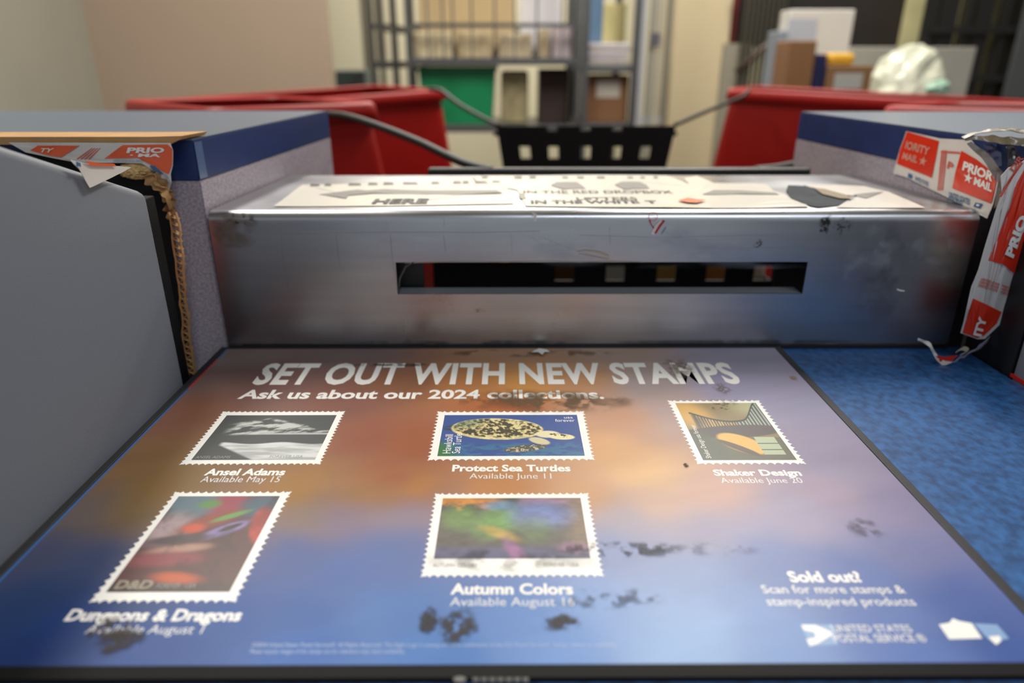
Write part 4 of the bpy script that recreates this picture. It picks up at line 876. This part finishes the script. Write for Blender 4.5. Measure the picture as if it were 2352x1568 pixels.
zt = atY(1870, 22, 2.62).z; x0, x1 = atY(1812, 60, 2.61).x, atY(1880, 60, 2.61).x
link('print_patch', mesh('print_patch', [(x0, 2.6185, zt-.10), (x1, 2.6185, zt-.10), (x1, 2.6185, zt-.03), (x0, 2.6185, zt-.03)], [(0, 1, 2, 3)]), mat('blue_grey_patch', '#a9aeb8', .6), wb)
rbox('blue_board', 1782, 1799, 70, 2.60, .12, mat('grey_blue_board', '#7f8892', .6), 'grey-blue board leaning beside the tall white carton', 'board')
rbox('tan_carton', 1806, 1870, 93, 2.42, .12, mat('tan_box', '#7d5a38', .8), 'narrow brown carton in front of the tall white carton', 'box')
rbox('navy_binder', 1873, 1899, 124, 2.42, .14, mat('navy_binder', '#141a44', .5), 'navy binder standing right of the narrow brown carton', 'binder')
bx = rbox('shipping_carton', 1903, 2008, 150, 2.42, .16, mat('ship_box', '#80603e', .8), 'brown shipping carton with a pale label, under the yellow pack', 'box')
x0, x1 = atY(1915, 190, 2.418).x, atY(1980, 190, 2.418).x; za, zb2 = atY(1950, 205, 2.418).z, atY(1950, 168, 2.418).z
link('label', mesh('label', [(x0, 2.4185, za), (x1, 2.4185, za), (x1, 2.4185, zb2), (x0, 2.4185, zb2)], [(0, 1, 2, 3)]), mat('pale_label2', '#a9aaa4', .7), bx)
zt = atY(1955, 150, 2.42).z
rbox('yellow_pack', 1906, 1962, 122, 2.44, .1, mat('yellow_pack', '#d6a32a', .6), 'small yellow pack lying on the brown shipping carton', 'pack', zt, .01)
rbox('white_tote', 1950, 2235, 108, 2.74, .18, mat('off_white_tote', '#9b9990', .7, nscale=4, namt=.1), 'wide off-white corrugated tote at the back of the platform truck', 'tote')
bg = atY(2095, 195, 2.48); bag = empty('plastic_bag', (bg.x, 2.5, DZ), 'translucent mint and white plastic bag heaped beside the brown shipping carton', 'bag')
m_bag = mat('milky_plastic', '#c9cbb8', .35, coat=.3, nscale=6, namt=.12); m_bag2 = mat('mint_plastic', '#a9cdb8', .35, coat=.3)
lump('bag_body', (bg.x, 2.52, DZ+.195), (.125, .10, .165), 4, m_bag, bag, .14, 1.6, 4)
lump('bag_fold', (bg.x+.05, 2.47, .17), (.07, .06, .035), 9, m_bag2, bag, .25, 1.8, 4, False); lump('bag_fold', (bg.x-.085, 2.46, .13), (.045, .05, .05), 14, m_bag, bag, .2, 1.8, 3, False)
pk = atY(2140, 112, 2.55); tube('bag_neck', curve_pts([(bg.x+.02, 2.54, .16), ((bg.x+pk.x)/2+.03, 2.55, .22), pk]), [.06]*5+[.045]*3+[.03]*2+[.016]*2+[.008], m_bag, bag)
# dark cage with panel, and barred cage at the far right
dk = empty('dark_cage', (1.35, 3.4, -.9), 'tall dark cage with a black back panel beside the cream column', 'cage')
xa, xb = atY(1668, 60, 3.35).x, atY(2082, 60, 3.35).x
box('back_panel', (xa, 3.5, zz(108, 3.5, 1900)), (xb+.1, 3.52, 1.5), mat('black_brown_panel', '#241f1c', .7, nscale=4, namt=.3), dk)
box('base', (xa, 3.38, -.9), (xb, 3.5, -.8), M_dark, dk)
for k in range(9): px = 1704+k*11; x = atY(px, 100, 3.3).x; box('bar', (x-.006, 3.29, -.8), (x+.006, 3.302, 1.4), mat('olive_dark_bar', '#3a372c', .5), dk)
box('rail', (xa, 3.285, .55), (xa+.25, 3.305, .58), M_dark, dk); box('post', (xb-.005, 3.2, -.8), (xb+.05, 3.26, 1.5), mat('light_post', '#6e7478', .5), dk)
tube('brace', [atY(1690, 165, 3.27), atY(1810, 60, 3.27)], .014, mat('brown_brace', '#4a3c34', .5), dk)
box('lower_panel', (c1-.005, 3.375, -.8), (xa+.14, 3.392, zz(100, 3.4, 1680)), mat('pale_lower_panel', '#8d8878', .7), dk)
bc = empty('barred_cage', (1.9, 3.1, -.9), 'black barred roll cage with an olive panel behind, at the far right', 'cage')
YG = 3.0
xa, xb = atY(2118, 100, YG).x, atY(2420, 100, YG).x
box('olive_panel', (xa-.02, YG+.14, -.8), (xb+.3, YG+.15, 1.4), mat('olive_panel', '#c2bb8c', .7, nscale=5, namt=.25), bc)
for px, ww in ((2124, .02), (2160, .034), (2206, .014), (2240, .03), (2292, .016), (2330, .024), (2392, .02)):
    x = atY(px, 100, YG).x; box('bar', (x-ww, YG-.02, -.8), (x+ww, YG+.02, 1.4), M_dark, bc)
for z in (.18, .36, .9): box('rail', (xa, YG-.04, z), (xb, YG-.021, z+.025), M_dark, bc)
box('side_panel', (atY(2335, 100, YG-.06).x, YG-.07, -.8), (atY(2335, 100, YG-.06).x+.5, YG-.05, 1.4), mat('charcoal_panel', '#4d5052', .6), bc)
for x in (xa, xb): box('foot', (x-.03, YG-.05, -.9), (x+.03, YG+.12, -.8), M_dark, bc)
# ------------------------------------------------------------------ lift everything so that the floor is at zero
for o in TOPS: o.location.z += H
